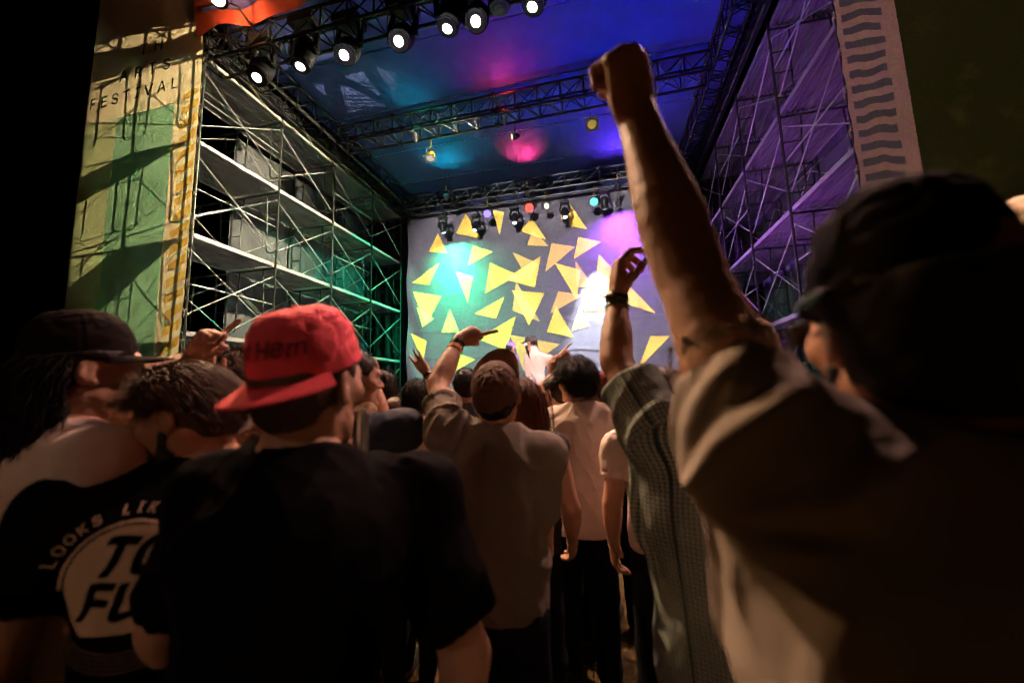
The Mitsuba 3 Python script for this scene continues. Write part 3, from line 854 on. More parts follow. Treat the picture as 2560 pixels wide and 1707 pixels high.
fixture('beam_purple', 'lamp throwing violet light on the right part of the backdrop', (0.4, 0.1, 1.0))
fixture('up_red', 'lamp throwing the red oval on the roof in front of the backdrop', (1.0, 0.05, 0.05))
fixture('up_green', 'lamp throwing the green patch on the roof in front of the backdrop', (0.0, 0.8, 0.4))
fixture('up_purple', 'lamp throwing the violet patch on the roof at the right', (0.4, 0.1, 1.0))
fixture('up_red_truss', 'lamp on the near side of the middle truss fanning red over the roof', (1.0, 0.05, 0.05), 0.5, 0.07, 0.06)
fixture('up_green_truss', 'lamp on the near side of the middle truss fanning green over the roof', (0.0, 0.8, 0.4), 0.5, 0.07, 0.06)
fixture('up_blue', 'lamp on the stage floor shining blue up at the roof', (0.05, 0.1, 1.0), hang=0.02)
fixture('beam_side_warm', 'lamp at the middle truss shining warm on the left tower', (1.0, 0.8, 0.5), 1.2)
fixture('beam_low_warm', 'lamp on the stage floor shining warm on the left tower decks', (1.0, 0.8, 0.6), hang=0.02)
fixture('beam_side_violet', 'lamp on the stage floor shining violet on the right tower', (0.5, 0.1, 1.0), hang=0.02)
fixture('beam_added_fill', 'fill lamp added on the unseen tower to brighten the backs of the crowd at the left', (1.0, 0.6, 0.4))
fixture('beam_added_follow', 'lamp added on the unseen tower to brighten the performer', (1.0, 0.75, 0.7))
moving_head('black moving head at the right end of the front truss', (2.66, 5.95, 8.55), (0.1, 0.8, 1.5), 1.7, group='moving heads on the front truss')

fl = thing('flood_lamp', 'hot white flood lamp glaring in front of the red valance at the top left', 'stage light')
FLA = np.array([-6.86, 5.22, 9.28])
fd = np.array([0.42, -0.62, -0.52])
fd /= np.linalg.norm(fd)
RF = frame_to(-fd)
put(fl, 'housing', lathe([(0.13, -0.02), (0.16, 0.0), (0.15, 0.12), (0.10, 0.2), (0.0001, 0.21)], 24, FLA, RF), 'm_black_paint', 40)
v, f = lathe([(0.125, -0.012), (0.0001, -0.03)], 24, FLA, RF)
n = np.cross(v[f[:, 1]] - v[f[:, 0]], v[f[:, 2]] - v[f[:, 0]]).sum(0)
k = put(fl, 'lens', (v, f if n @ fd > 0 else f[:, ::-1]), 'm_lens_dark', 40)
scene[k]['emitter'] = {'type': 'area', 'radiance': rgb(60 * DIM, 46 * DIM, 30 * DIM), 'sampling_weight': 0.2}
put(fl, 'arm', tube([FLA - fd * 0.1, FLA + [0, 0.4, 0.25], FLA + [0, 0.95, 0.1]], 0.02, 8), 'm_black_paint', 50)

# cables along the left roof truss
cb = thing('cable_bundle', 'pale looped cables sagging below the left roof truss', 'cable')
for j in range(3):
    pts = []
    for y in np.linspace(7.0, 14.0, 60):
        s = ((y - 7.0) % 1.75) / 1.75
        pts.append((-8.02 + 0.02 * j, y, 9.16 - 0.26 * 4 * s * (1 - s) * (1.0 + 0.08 * j)))
    put(cb, 'cable', tube(pts, 0.009, 6), 'm_cable_pale', 60)
cb = thing('cable_bundle', 'black cables tied along the lower edge of the middle truss', 'cable')
r = np.random.default_rng(2)
for j in range(2):
    pts = [(x, 9.56 - 0.02 * j, 9.13 - 0.035 * abs(math.sin(x * 2.4 + j))) for x in np.linspace(-4.6, 0.4, 60)]
    put(cb, 'cable', tube(pts, 0.010, 6), 'm_cable', 60)

# ------------------------------------------------------------------ gear on stage
tb = thing('equipment_table', 'black folding table on stage beside the performer carrying sound equipment', 'table')
put(tb, 'top', lohi((-2.55, 6.85, 1.60), (-1.22, 7.5, 1.64)), 'm_black_paint', False)
for x in (-2.5, -1.27):
    for y in (6.9, 7.45):
        put(tb, 'leg', tube([(x, y, STAGE_Z), (x, y, 1.6)], 0.015), 'm_dark_steel')
q = thing('sound_mixer', 'white sound mixer with dark sockets stacked on the equipment table', 'mixer')
put(q, 'body', lohi((-1.62, 6.9, 1.645), (-1.32, 7.25, 1.76)), 'm_white_case', False)
for i in range(3):
    put(q, 'socket', lohi((-1.60 + .09 * i, 6.892, 1.67), (-1.54 + .09 * i, 6.899, 1.73)), 'm_black_plastic', False)
q = thing('turntable', 'flat white and black record player on top of the mixer', 'record player')
put(q, 'plinth', lohi((-1.64, 6.9, 1.764), (-1.30, 7.25, 1.83)), 'm_black_plastic', False)
put(q, 'platter', lathe([(0.15, 0), (0.15, 0.02), (0.0001, 0.02)], 28, (-1.47, 7.07, 1.83)), 'm_white_case')
put(q, 'tone_arm', tube([(-1.36, 7.2, 1.83), (-1.36, 7.2, 1.88), (-1.40, 7.0, 1.875)], 0.008, 6), 'm_chrome')
q = thing('equipment_case', 'lavender grey equipment case at the right end of the table', 'case')
put(q, 'body', lohi((-1.30, 6.95, 1.645), (-1.20, 7.3, 1.80)), 'm_lavender_case', False)
put(q, 'handle', tube([(-1.27, 6.95, 1.72), (-1.27, 6.92, 1.72), (-1.23, 6.92, 1.72), (-1.23, 6.95, 1.72)], 0.008, 6), 'm_black_plastic')

from scipy.interpolate import PchipInterpolator
# ------------------------------------------------------------------ figures: smooth-blended solids turned into one continuous skin
class Solid:
    def __init__(s, lo, hi, h):
        s.lo, s.h = np.asarray(lo, float), float(h)
        s.n = np.ceil((np.asarray(hi, float) - s.lo) / h).astype(int) + 1
        s.d = np.full(s.n, 1.0, np.float32)

    def _win(s, lo, hi):
        a = np.clip(np.floor((np.asarray(lo) - s.lo) / s.h).astype(int), 0, s.n)
        b = np.clip(np.ceil((np.asarray(hi) - s.lo) / s.h).astype(int) + 1, 0, s.n)
        if np.any(b <= a):
            return None, None
        g = [(s.lo[i] + s.h * np.arange(a[i], b[i])).astype(np.float32) for i in range(3)]
        return tuple(slice(a[i], b[i]) for i in range(3)), (g[0][:, None, None], g[1][None, :, None], g[2][None, None, :])

    def _mix(s, w, d, k, op):
        o = s.d[w]
        if op == '+':
            if k > 0:
                h = np.maximum(k - np.abs(o - d), 0) / k
                s.d[w] = np.minimum(o, d) - h * h * (k / 4)
            else:
                s.d[w] = np.minimum(o, d)
        else:
            d = -d
            if k > 0:
                h = np.maximum(k - np.abs(o - d), 0) / k
                s.d[w] = np.maximum(o, d) + h * h * (k / 4)
            else:
                s.d[w] = np.maximum(o, d)

    def cap(s, a, b, ra, rb=None, k=0.02, op='+'):
        a, b = np.asarray(a, float), np.asarray(b, float)
        rb = ra if rb is None else rb
        m = max(ra, rb) + k + 2 * s.h + 0.02
        w, g = s._win(np.minimum(a, b) - m, np.maximum(a, b) + m)
        if w is None:
            return
        d = b - a
        dd = max(float(d @ d), 1e-10)
        t = np.clip(((g[0] - a[0]) * d[0] + (g[1] - a[1]) * d[1] + (g[2] - a[2]) * d[2]) / dd, 0, 1)
        q = np.sqrt((g[0] - a[0] - t * d[0]) ** 2 + (g[1] - a[1] - t * d[1]) ** 2 + (g[2] - a[2] - t * d[2]) ** 2)
        s._mix(w, q - (ra + t * (rb - ra)), k, op)

    def _local(s, g, c, R):
        x, y, z = g[0] - c[0], g[1] - c[1], g[2] - c[2]
        return [x * R[0, i] + y * R[1, i] + z * R[2, i] for i in range(3)]

    def ell(s, c, r, R=np.eye(3), k=0.02, op='+'):
        c, r = np.asarray(c, float), np.asarray(r, float)
        m = r.max() + k + 2 * s.h + 0.02
        w, g = s._win(c - m, c + m)
        if w is None:
            return
        q = s._local(g, c, R)
        k0 = np.sqrt(sum((q[i] / r[i]) ** 2 for i in range(3)))
        k1 = np.sqrt(sum((q[i] / r[i] ** 2) ** 2 for i in range(3))) + 1e-6
        s._mix(w, k0 * (k0 - 1) / k1, k, op)

    def ecap(s, a, b, ra, rb, flat, R, k=0.03):
        """Capsule squashed along the frame's y axis; a, b in the frame at origin o."""
        a, b = np.asarray(a, float), np.asarray(b, float)
        m = max(ra, rb) + k + 2 * s.h + 0.02
        w, g = s._win(np.minimum(a, b) - m, np.maximum(a, b) + m)
        if w is None:
            return
        q = s._local(g, a, R)
        bl = (b - a) @ R
        q[1] = q[1] / flat
        bl = bl * [1, 1 / flat, 1]
        t = np.clip((q[0] * bl[0] + q[1] * bl[1] + q[2] * bl[2]) / max(float(bl @ bl), 1e-9), 0, 1)
        d = np.sqrt((q[0] - t * bl[0]) ** 2 + (q[1] - t * bl[1]) ** 2 + (q[2] - t * bl[2]) ** 2) - (ra + t * (rb - ra))
        s._mix(w, d * (0.5 + 0.5 * flat), k, '+')

    def half(s, p, n, lo=None, hi=None):
        """Keep what lies behind the plane through p with outward normal n."""
        w, g = s._win(s.lo if lo is None else lo, (s.lo + s.h * s.n) if hi is None else hi)
        if w is None:
            return
        n = np.asarray(n, float) / np.linalg.norm(n)
        d = (g[0] - p[0]) * n[0] + (g[1] - p[1]) * n[1] + (g[2] - p[2]) * n[2]
        s.d[w] = np.maximum(s.d[w], d)

    def mesh(s):
        d = s.d
        ins = d < 0
        c = np.zeros(tuple(np.array(d.shape) - 1), np.uint8)
        sl = (slice(None, -1), slice(1, None))
        for i in (0, 1):
            for j in (0, 1):
                for k in (0, 1):
                    c += ins[sl[i], sl[j], sl[k]]
        act = np.argwhere((c > 0) & (c < 8))
        idx = np.full(c.shape, -1, np.int32)
        idx[tuple(act.T)] = np.arange(len(act))
        co = np.array([[i, j, k] for i in (0, 1) for j in (0, 1) for k in (0, 1)])
        val = np.stack([d[tuple((act + o).T)] for o in co], 1)
        acc, cnt = np.zeros((len(act), 3)), np.zeros(len(act))
        for a in range(8):
            for b in range(a + 1, 8):
                if np.abs(co[a] - co[b]).sum() != 1:
                    continue
                cross = (val[:, a] < 0) != (val[:, b] < 0)
                den = val[:, a] - val[:, b]
                t = np.where(cross, val[:, a] / np.where(np.abs(den) < 1e-9, 1e-9, den), 0)
                acc += np.where(cross[:, None], co[a] + t[:, None] * (co[b] - co[a]), 0)
                cnt += cross
        v = (act + acc / np.maximum(cnt, 1)[:, None]) * s.h + s.lo
        fs = []
        for ax in range(3):
            u, w = (ax + 1) % 3, (ax + 2) % 3
            n = list(d.shape)
            lo_, hi_ = [slice(None)] * 3, [slice(None)] * 3
            lo_[ax], hi_[ax] = slice(None, -1), slice(1, None)
            A, B = ins[tuple(lo_)], ins[tuple(hi_)]
            e = np.argwhere(A != B)
            e = e[(e[:, u] > 0) & (e[:, w] > 0) & (e[:, u] < n[u] - 1) & (e[:, w] < n[w] - 1)]
            if not len(e):
                continue
            du, dw = np.eye(3, dtype=int)[u], np.eye(3, dtype=int)[w]
            q = np.stack([idx[tuple((e - du - dw).T)], idx[tuple((e - dw).T)], idx[tuple(e.T)], idx[tuple((e - du).T)]], 1)
            fl = ~A[tuple(e.T)]
            q[fl] = q[fl][:, ::-1]
            fs.append(q)
        q = np.vstack(fs)
        return v, np.vstack([q[:, [0, 1, 2]], q[:, [0, 2, 3]]])


def clean(v, f):
    """Drops faces that cannot exist and unused vertices."""
    ok = (f[:, 0] != f[:, 1]) & (f[:, 1] != f[:, 2]) & (f[:, 0] != f[:, 2])
    f = f[ok]
    u, inv = np.unique(f, return_inverse=True)
    return v[u], inv.reshape(f.shape)


def smooth(v, f, n=2, lam=0.5):
    e = np.vstack([f[:, [0, 1]], f[:, [1, 2]], f[:, [2, 0]]])
    deg = np.maximum(np.bincount(e[:, 0], minlength=len(v)), 1)[:, None]
    for _ in range(n):
        s = np.stack([np.bincount(e[:, 0], v[e[:, 1], c], len(v)) for c in range(3)], 1)
        v = v + lam * (s / deg - v)
    return v


def rotm(yaw=0, pitch=0, roll=0):
    """yaw: turn left; pitch: look up; roll: tilt to the own right."""
    return Rot.from_euler('ZXY', [yaw, pitch, roll], degrees=True).as_matrix()


def unit(v):
    v = np.asarray(v, float)
    return v / np.linalg.norm(v)


POSES = {'fist': [(78, 98, 62)] * 4, 'relax': [(18, 30, 18), (24, 34, 20), (30, 38, 22), (34, 42, 24)], 'point': [(6, 8, 5), (76, 95, 60), (80, 98, 60), (84, 98, 60)],
         'rock': [(4, 6, 4), (72, 95, 60), (74, 95, 60), (8, 8, 6)], 'open': [(8, 10, 6), (6, 8, 5), (8, 10, 6), (12, 14, 8)], 'two': [(8, 12, 8), (14, 16, 8), (78, 96, 60), (84, 96, 60)],
         'pinch': [(46, 52, 24), (64, 70, 40), (72, 82, 50), (78, 88, 52)], 'grip': [(58, 70, 40), (60, 72, 40), (62, 74, 42), (64, 76, 42)], 'hook': [(34, 42, 22), (58, 66, 40), (66, 76, 46), (70, 80, 50)], 'spread': [(2, 6, 4), (30, 40, 20), (4, 6, 4), (6, 8, 6)]}


def hand(S, wrist, fwd, pal, left, pose, s=1.0, thumb=None, k=0.0035):
    """Palm, four fingers of unequal length and a thumb, blended into solid S."""
    f = unit(fwd)
    n = unit(np.asarray(pal, float) - f * (np.asarray(pal, float) @ f))
    t = np.cross(n, f) * (1 if left else -1)
    W = np.asarray(wrist, float)
    kn = [W + s * (f * a + t * b - n * c) for a, b, c in ((.094, .031, .002), (.098, .0105, .005), (.092, -.0105, .004), (.081, -.030, 0.0))]
    for i, p in enumerate(kn):
        base = W + s * (t * (0.018, .006, -.007, -.018)[i] + f * .012)
        S.cap(base, p, .0165 * s, .0125 * s, k=.016)
    S.ell(W + s * (f * .05 - n * .001), [.040 * s, .050 * s, .0165 * s], np.stack([t, f, n], 1), k=.014)
    S.ell(W + s * (f * .034 + t * .022 + n * .012), [.017 * s, .030 * s, .015 * s], np.stack([t, f, n], 1), k=.012)
    S.ell(W + s * (f * .034 - t * .022 + n * .009), [.014 * s, .032 * s, .012 * s], np.stack([t, f, n], 1), k=.012)
    L = ((.042, .025, .021), (.046, .029, .022), (.042, .027, .021), (.033, .020, .019))
    for i in range(4):
        p, a = kn[i], 0.0
        sp = (0.10, 0.02, -0.05, -0.13)[i]
        for j in range(3):
            a += math.radians(pose[i][j])
            d = unit(f * math.cos(a) + n * math.sin(a) + t * sp * max(math.cos(a), 0))
            q = p + d * L[i][j] * s
            r0 = (.0108, .0099, .0092, .0081)[j] * s * (.9 if i == 3 else 1)
            S.cap(p, q, r0 * (1.10 if j == 0 else 1.04), r0 * .93, k=k * (1.4 if j == 0 else 0.6))
            p = q
    b0 = W + s * (f * .022 + t * .022 + n * .008)
    if thumb == 'in':
        ds = [unit(f * .85 + t * .55 + n * .35), unit(f * .55 - t * .35 + n * .75), unit(-t * .9 + n * .35 + f * .1)]
    elif thumb == 'out':
        ds = [unit(f * .55 + t * .85 + n * .15), unit(f * .55 + t * .85), unit(f * .65 + t * .75)]
    elif thumb == 'pinch':
        ds = [unit(f * .6 + t * .65 + n * .45), unit(f * .8 + t * .15 + n * .6), unit(f * .8 - t * .05 + n * .5)]
    else:
        ds = [unit(f * .75 + t * .6 + n * .3), unit(f * .9 + t * .3 + n * .25), unit(f * .95 + t * .12 + n * .2)]
    p = b0
    for d, l, r0, r1, kk in zip(ds, (.043, .033, .027), (.0150, .0115, .0108), (.0120, .0105, .0088), (.012, .005, .004)):
        q = p + d * l * s
        S.cap(p, q, r0 * s, r1 * s, k=kk)
        p = q


def head_solid(S, C, R, s=1.0, N=None, face=True, beard=False):
    def P(x, y, z):
        return C + R @ (np.array([x, y, z]) * s)
    S.ell(P(0, -.012, .030), np.array([.077, .097, .088]) * s, R, k=.01)
    S.ell(P(0, .030, -.024), np.array([.060, .062, .088]) * s, R, k=.035)
    S.cap(P(-.046, .012, -.066), P(-.012, .072, -.100), .020 * s, .019 * s, k=.03)
    S.cap(P(.046, .012, -.066), P(.012, .072, -.100), .020 * s, .019 * s, k=.03)
    S.ell(P(0, .078, -.100), np.array([.022, .016, .017]) * s, R, k=.02)
    for q in (-1, 1):
        S.ell(P(q * .044, .064, -.018), np.array([.022, .020, .020]) * s, R, k=.025)
        S.ell(P(q * .031, .104, .004), np.array([.017, .018, .011]) * s, R, k=.014, op='-')
        S.ell(P(q * .031, .079, .004), np.array([.0135, .0135, .0125]) * s, R, k=.004)
        S.cap(P(q * .018, .089, .016), P(q * .046, .076, .015), .006 * s, .005 * s, k=.010)
    S.cap(P(-.034, .086, .026), P(.034, .086, .026), .011 * s, .011 * s, k=.02)
    S.cap(P(0, .092, .012), P(0, .113, -.026), .0085 * s, .0120 * s, k=.012)
    for q in (-1, 1):
        S.ell(P(q * .0125, .102, -.031), np.array([.0085, .011, .008]) * s, R, k=.006)
    S.cap(P(-.017, .089, -.060), P(.017, .089, -.060), .0068 * s, .0068 * s, k=.010)
    S.cap(P(-.014, .088, -.073), P(.014, .088, -.073), .0078 * s, .0078 * s, k=.010)
    S.cap(P(-.020, .100, -.0665), P(.020, .100, -.0665), .0035 * s, .0035 * s, k=.005, op='-')
    for q in (-1, 1):
        Re = R @ Rot.from_euler('ZX', [q * 22, -12], degrees=True).as_matrix()
        S.ell(P(q * .081, -.006, -.006), np.array([.0095, .0195, .0325]) * s, Re, k=.008)
        S.ell(P(q * .075, .006, -.030), np.array([.008, .009, .012]) * s, Re, k=.006)
        S.ell(P(q * .0915, -.003, .000), np.array([.0058, .0095, .0180]) * s, Re, k=.004, op='-')
    if N is not None:
        S.cap(P(0, -.028, -.055), N, .056 * s, .060 * s, k=.03)
        for q in (-1, 1):
            S.cap(P(q * .055, -.025, -.055), N + R @ np.array([q * .018, .05, -.01]) * s, .016 * s, .013 * s, k=.025)


def strands(roots, dirs, length, grav=0.5, curl=0.0, freq=14.0, thick=0.0012, seg=6, seed=0, wild=0.1, core=None):
    """Hair: thin three-sided tapering locks, all in one mesh."""
    r = np.random.default_rng(seed)
    n = len(roots)
    p, d = np.array(roots, float), np.array(dirs, float)
    d += r.normal(0, wild, d.shape)
    d /= np.linalg.norm(d, axis=1, keepdims=True)
    L = length * r.uniform(0.75, 1.15, n)
    ph = r.uniform(0, 2 * PI, n)
    a = np.cross(d, [0.3, 0.2, 0.9])
    a /= np.linalg.norm(a, axis=1, keepdims=True) + 1e-9
    b = np.cross(d, a)
    pts = []
    for k in range(seg + 1):
        off = 0
        if curl:
            w = ph + freq * (k / seg) * (0.7 + 0.6 * r.random(1))
            off = curl * (np.cos(w)[:, None] * a + np.sin(w)[:, None] * b) * min(1, k / 2)
        q = p + off
        if core is not None:
            e = (q - core[0]) @ core[1] / core[2]
            l = np.linalg.norm(e, axis=1, keepdims=True)
            q = np.where(l < 1, core[0] + (e / np.maximum(l, 1e-6) * core[2]) @ core[1].T, q)
            p = np.where(l < 1, q - off, p)
        pts.append(q)
        st = (L / seg)[:, None]
        d = d + np.array([0, 0, -grav * 3]) / seg
        d /= np.linalg.norm(d, axis=1, keepdims=True)
        p = p + d * st
    P = np.stack(pts, 1)
    ang = np.arange(3) * 2 * PI / 3
    tp = thick * np.sqrt(np.clip(1 - (np.arange(seg + 1) / seg) ** 2 * 0.97, 0.02, 1))
    ring = np.cos(ang)[None, :, None] * a[:, None] + np.sin(ang)[None, :, None] * b[:, None]
    V = (P[:, :, None, :] + tp[None, :, None, None] * ring[:, None]).reshape(-1, 3)
    i, j, m = np.meshgrid(np.arange(n), np.arange(seg), np.arange(3), indexing='ij')
    o = i * (seg + 1) * 3
    q = np.stack([o + j * 3 + m, o + j * 3 + (m + 1) % 3, o + (j + 1) * 3 + (m + 1) % 3, o + (j + 1) * 3 + m], -1).reshape(-1, 4)
    return V, np.vstack([q[:, [0, 1, 2]], q[:, [0, 2, 3]]])


def scalp(n, seed, r=(.079, .099, .091), c=(0, -.012, .030), hairline=0.0, low=-0.06, top=1.0, back=9.0):
    """Random points of the hairy part of the head, with outward normals, in the head's frame."""
    g = np.random.default_rng(seed)
    d = g.normal(size=(n * 12, 3))
    d /= np.linalg.norm(d, axis=1, keepdims=True)
    p = d * np.array(r) + np.array(c)
    y, z = p[:, 1], p[:, 2]
    ok = ((y - .085 + hairline) * .14 - (z - .068) * .16 < 0) & (z > low) & (z < top) & (y < back)
    ear = (np.abs(p[:, 0]) > .06) & (z < .028) & (y > -.030)
    p, d = p[ok & ~ear][:n], d[ok & ~ear][:n]
    nn = d / np.array(r)
    return p, nn / np.linalg.norm(nn, axis=1, keepdims=True)


def hair_cap(C, R, s, thick, h, amp, freq, seed, low=-.075, top=None):
    """The body of hair: a shell over the skull with the face, ears and neck left free, roughened."""
    S = Solid(C - .2 * s, C + .2 * s, h)

    def P(x, y, z):
        return C + R @ (np.array([x, y, z]) * s)
    S.ell(P(0, -.012, .030), (np.array([.077, .097, .088]) + thick) * s, R, k=.0)
    S.ell(P(0, -.045, -.030), (np.array([.062, .058, .060]) + thick * .6) * s, R, k=.03)
    S.half(P(0, .078, .066), R @ np.array([0, .80, -.60]))
    S.half(P(0, 0, low), R @ np.array([0, .25, -1]))
    if top is not None:
        S.half(P(0, 0, top[0]), R @ np.array([0, top[1], 1.0]))
    for q in (-1, 1):
        S.ell(P(q * .088, .016, -.022), np.array([.030, .040, .044]) * s, R, k=.008, op='-')
    S.ell(P(0, .085, -.03), np.array([.075, .05, .075]) * s, R, k=.01, op='-')
    v, f = clean(*S.mesh())
    n = normals(v, f)
    q = (v - C) @ R / s
    nz = meshkit.fbm(q * np.array([freq, freq * .6, freq * .6]) + seed, 3, seed) - .45
    v = v + n * (nz * amp * s)[:, None]
    return v, f


def cap_mesh(C, R, s=1.0, rx=.086, ry=.106, hh=.125, z0=.022, square=0.62, tilt=0.0, wrinkle=0.003, seed=1, grow=1.0):
    """A baseball cap's crown in six seamed panels, with thickness. Its front is +y of R."""
    Rt = R @ Rot.from_euler('X', tilt, degrees=True).as_matrix()
    nu, nv = 132, 40
    u = np.arange(nu) * 2 * PI / nu
    w = np.linspace(0, 1, nv)
    U, Wv = np.meshgrid(u, w, indexing='ij')
    a = Wv * PI / 2
    rad = np.cos(a) ** square
    zz = np.sin(a) ** (0.9)
    seam = np.abs(np.sin(U * 3 + PI / 2)) if True else 0
    dent = 0.0022 * np.exp(-(np.minimum(seam, 1) / 0.07) ** 2) * np.sin(a * 2 + .3).clip(0, 1)
    dirs = np.stack([np.sin(U), np.cos(U), np.zeros_like(U)], -1)
    P = np.stack([rx * rad * np.sin(U), (ry * rad) * np.cos(U) - .008, hh * zz + z0], -1)
    nz = meshkit.fbm(np.stack([np.sin(U) * 3.2 + seed, np.cos(U) * 3.2, Wv * 4.2], -1), 3, seed) - .5
    nz2 = 1 - np.abs(2 * meshkit.noise(np.stack([np.sin(U) * 3 + 7 * seed, np.cos(U) * 3, Wv * 6 + U * .5], -1), seed + 3) - 1)
    front = np.clip(np.cos(U), 0, 1)
    amp = wrinkle * (1 - 0.75 * front) * np.sin(PI * np.clip(Wv, 0, 1)) ** .6
    off = amp * (2.2 * nz - 1.6 * nz2 ** 3) - dent
    Pn = dirs * np.cos(a)[..., None] + np.array([0, 0, 1.0]) * np.sin(a)[..., None]
    out = P + Pn * off[..., None]
    inn = P + Pn * (off - 0.0028)[..., None]
    vs, fs = [], []
    i, j = np.meshgrid(np.arange(nu), np.arange(nv - 1), indexing='ij')
    q = np.stack([i * nv + j, ((i + 1) % nu) * nv + j, ((i + 1) % nu) * nv + j + 1, i * nv + j + 1], -1).reshape(-1, 4)
    q = q[:, ::-1]
    rim_i = np.arange(nu)
    rim = np.stack([rim_i * nv, ((rim_i + 1) % nu) * nv, nu * nv + ((rim_i + 1) % nu) * nv, nu * nv + rim_i * nv], 1)
    v = np.vstack([out.reshape(-1, 3), inn.reshape(-1, 3)]) * s * grow
    f4 = np.vstack([q, q[:, ::-1] + nu * nv, rim])
    v = C + v @ Rt.T
    return v, np.vstack([f4[:, [0, 1, 2]], f4[:, [0, 2, 3]]]), Rt


def brim_mesh(C, Rt, s=1.0, rx=.086, ry=.106, z0=.022, out=.072, droop=.5, span=66, lift=0.0, grow=1.0):
    nu, nt = 49, 12
    th = np.linspace(-math.radians(span), math.radians(span), nu)
    t = np.linspace(0, 1, nt)
    Tt, Th = np.meshgrid(t, th, indexing='ij')
    e = np.cos(Th / math.radians(span) * PI / 2) ** 0.55
    x = rx * np.sin(Th) * (1 + 0.10 * Tt)
    y = (ry - .004) * np.cos(Th) - .008 + out * e * Tt
    z = z0 + .006 - droop * (x / rx) ** 2 * .022 * Tt - Tt * .010 + lift * Tt * out
    top = np.stack([x, y, z], -1).reshape(-1, 3)
    bot = top - [0, 0, .0032]
    i, j = np.meshgrid(np.arange(nt - 1), np.arange(nu - 1), indexing='ij')
    q = np.stack([i * nu + j, i * nu + j + 1, (i + 1) * nu + j + 1, (i + 1) * nu + j], -1).reshape(-1, 4)
    n = nt * nu
    ring = np.concatenate([np.arange(nu), np.arange(1, nt) * nu + nu - 1, (nt - 1) * nu + np.arange(nu - 2, -1, -1), np.arange(nt - 2, 0, -1) * nu])
    r2 = np.roll(ring, -1)
    f4 = np.vstack([q[:, ::-1], q + n, np.stack([ring, r2, r2 + n, ring + n], 1)])
    v = C + (np.vstack([top, bot]) * s * grow) @ Rt.T
    return v, np.vstack([f4[:, [0, 1, 2]], f4[:, [0, 2, 3]]])


def folds(p, amp, seed, freq=(7, 7, 3.2), skew=0.5):
    q = np.stack([p[:, 0] + skew * p[:, 2] * np.sign(p[:, 0]), p[:, 1], p[:, 2]], 1) * np.array(freq)
    w = q + 0.7 * (meshkit.fbm(q * .6 + seed, 2, seed + 9)[:, None] - .5) * np.array([1, 1, .5])
    n = 1 - np.abs(2 * meshkit.noise(w, seed) - 1)
    n2 = 1 - np.abs(2 * meshkit.noise(w * 2.1 + 5, seed + 1) - 1)
    return amp * (1.2 * n ** 2.6 + .45 * n2 ** 2.2 - .40)


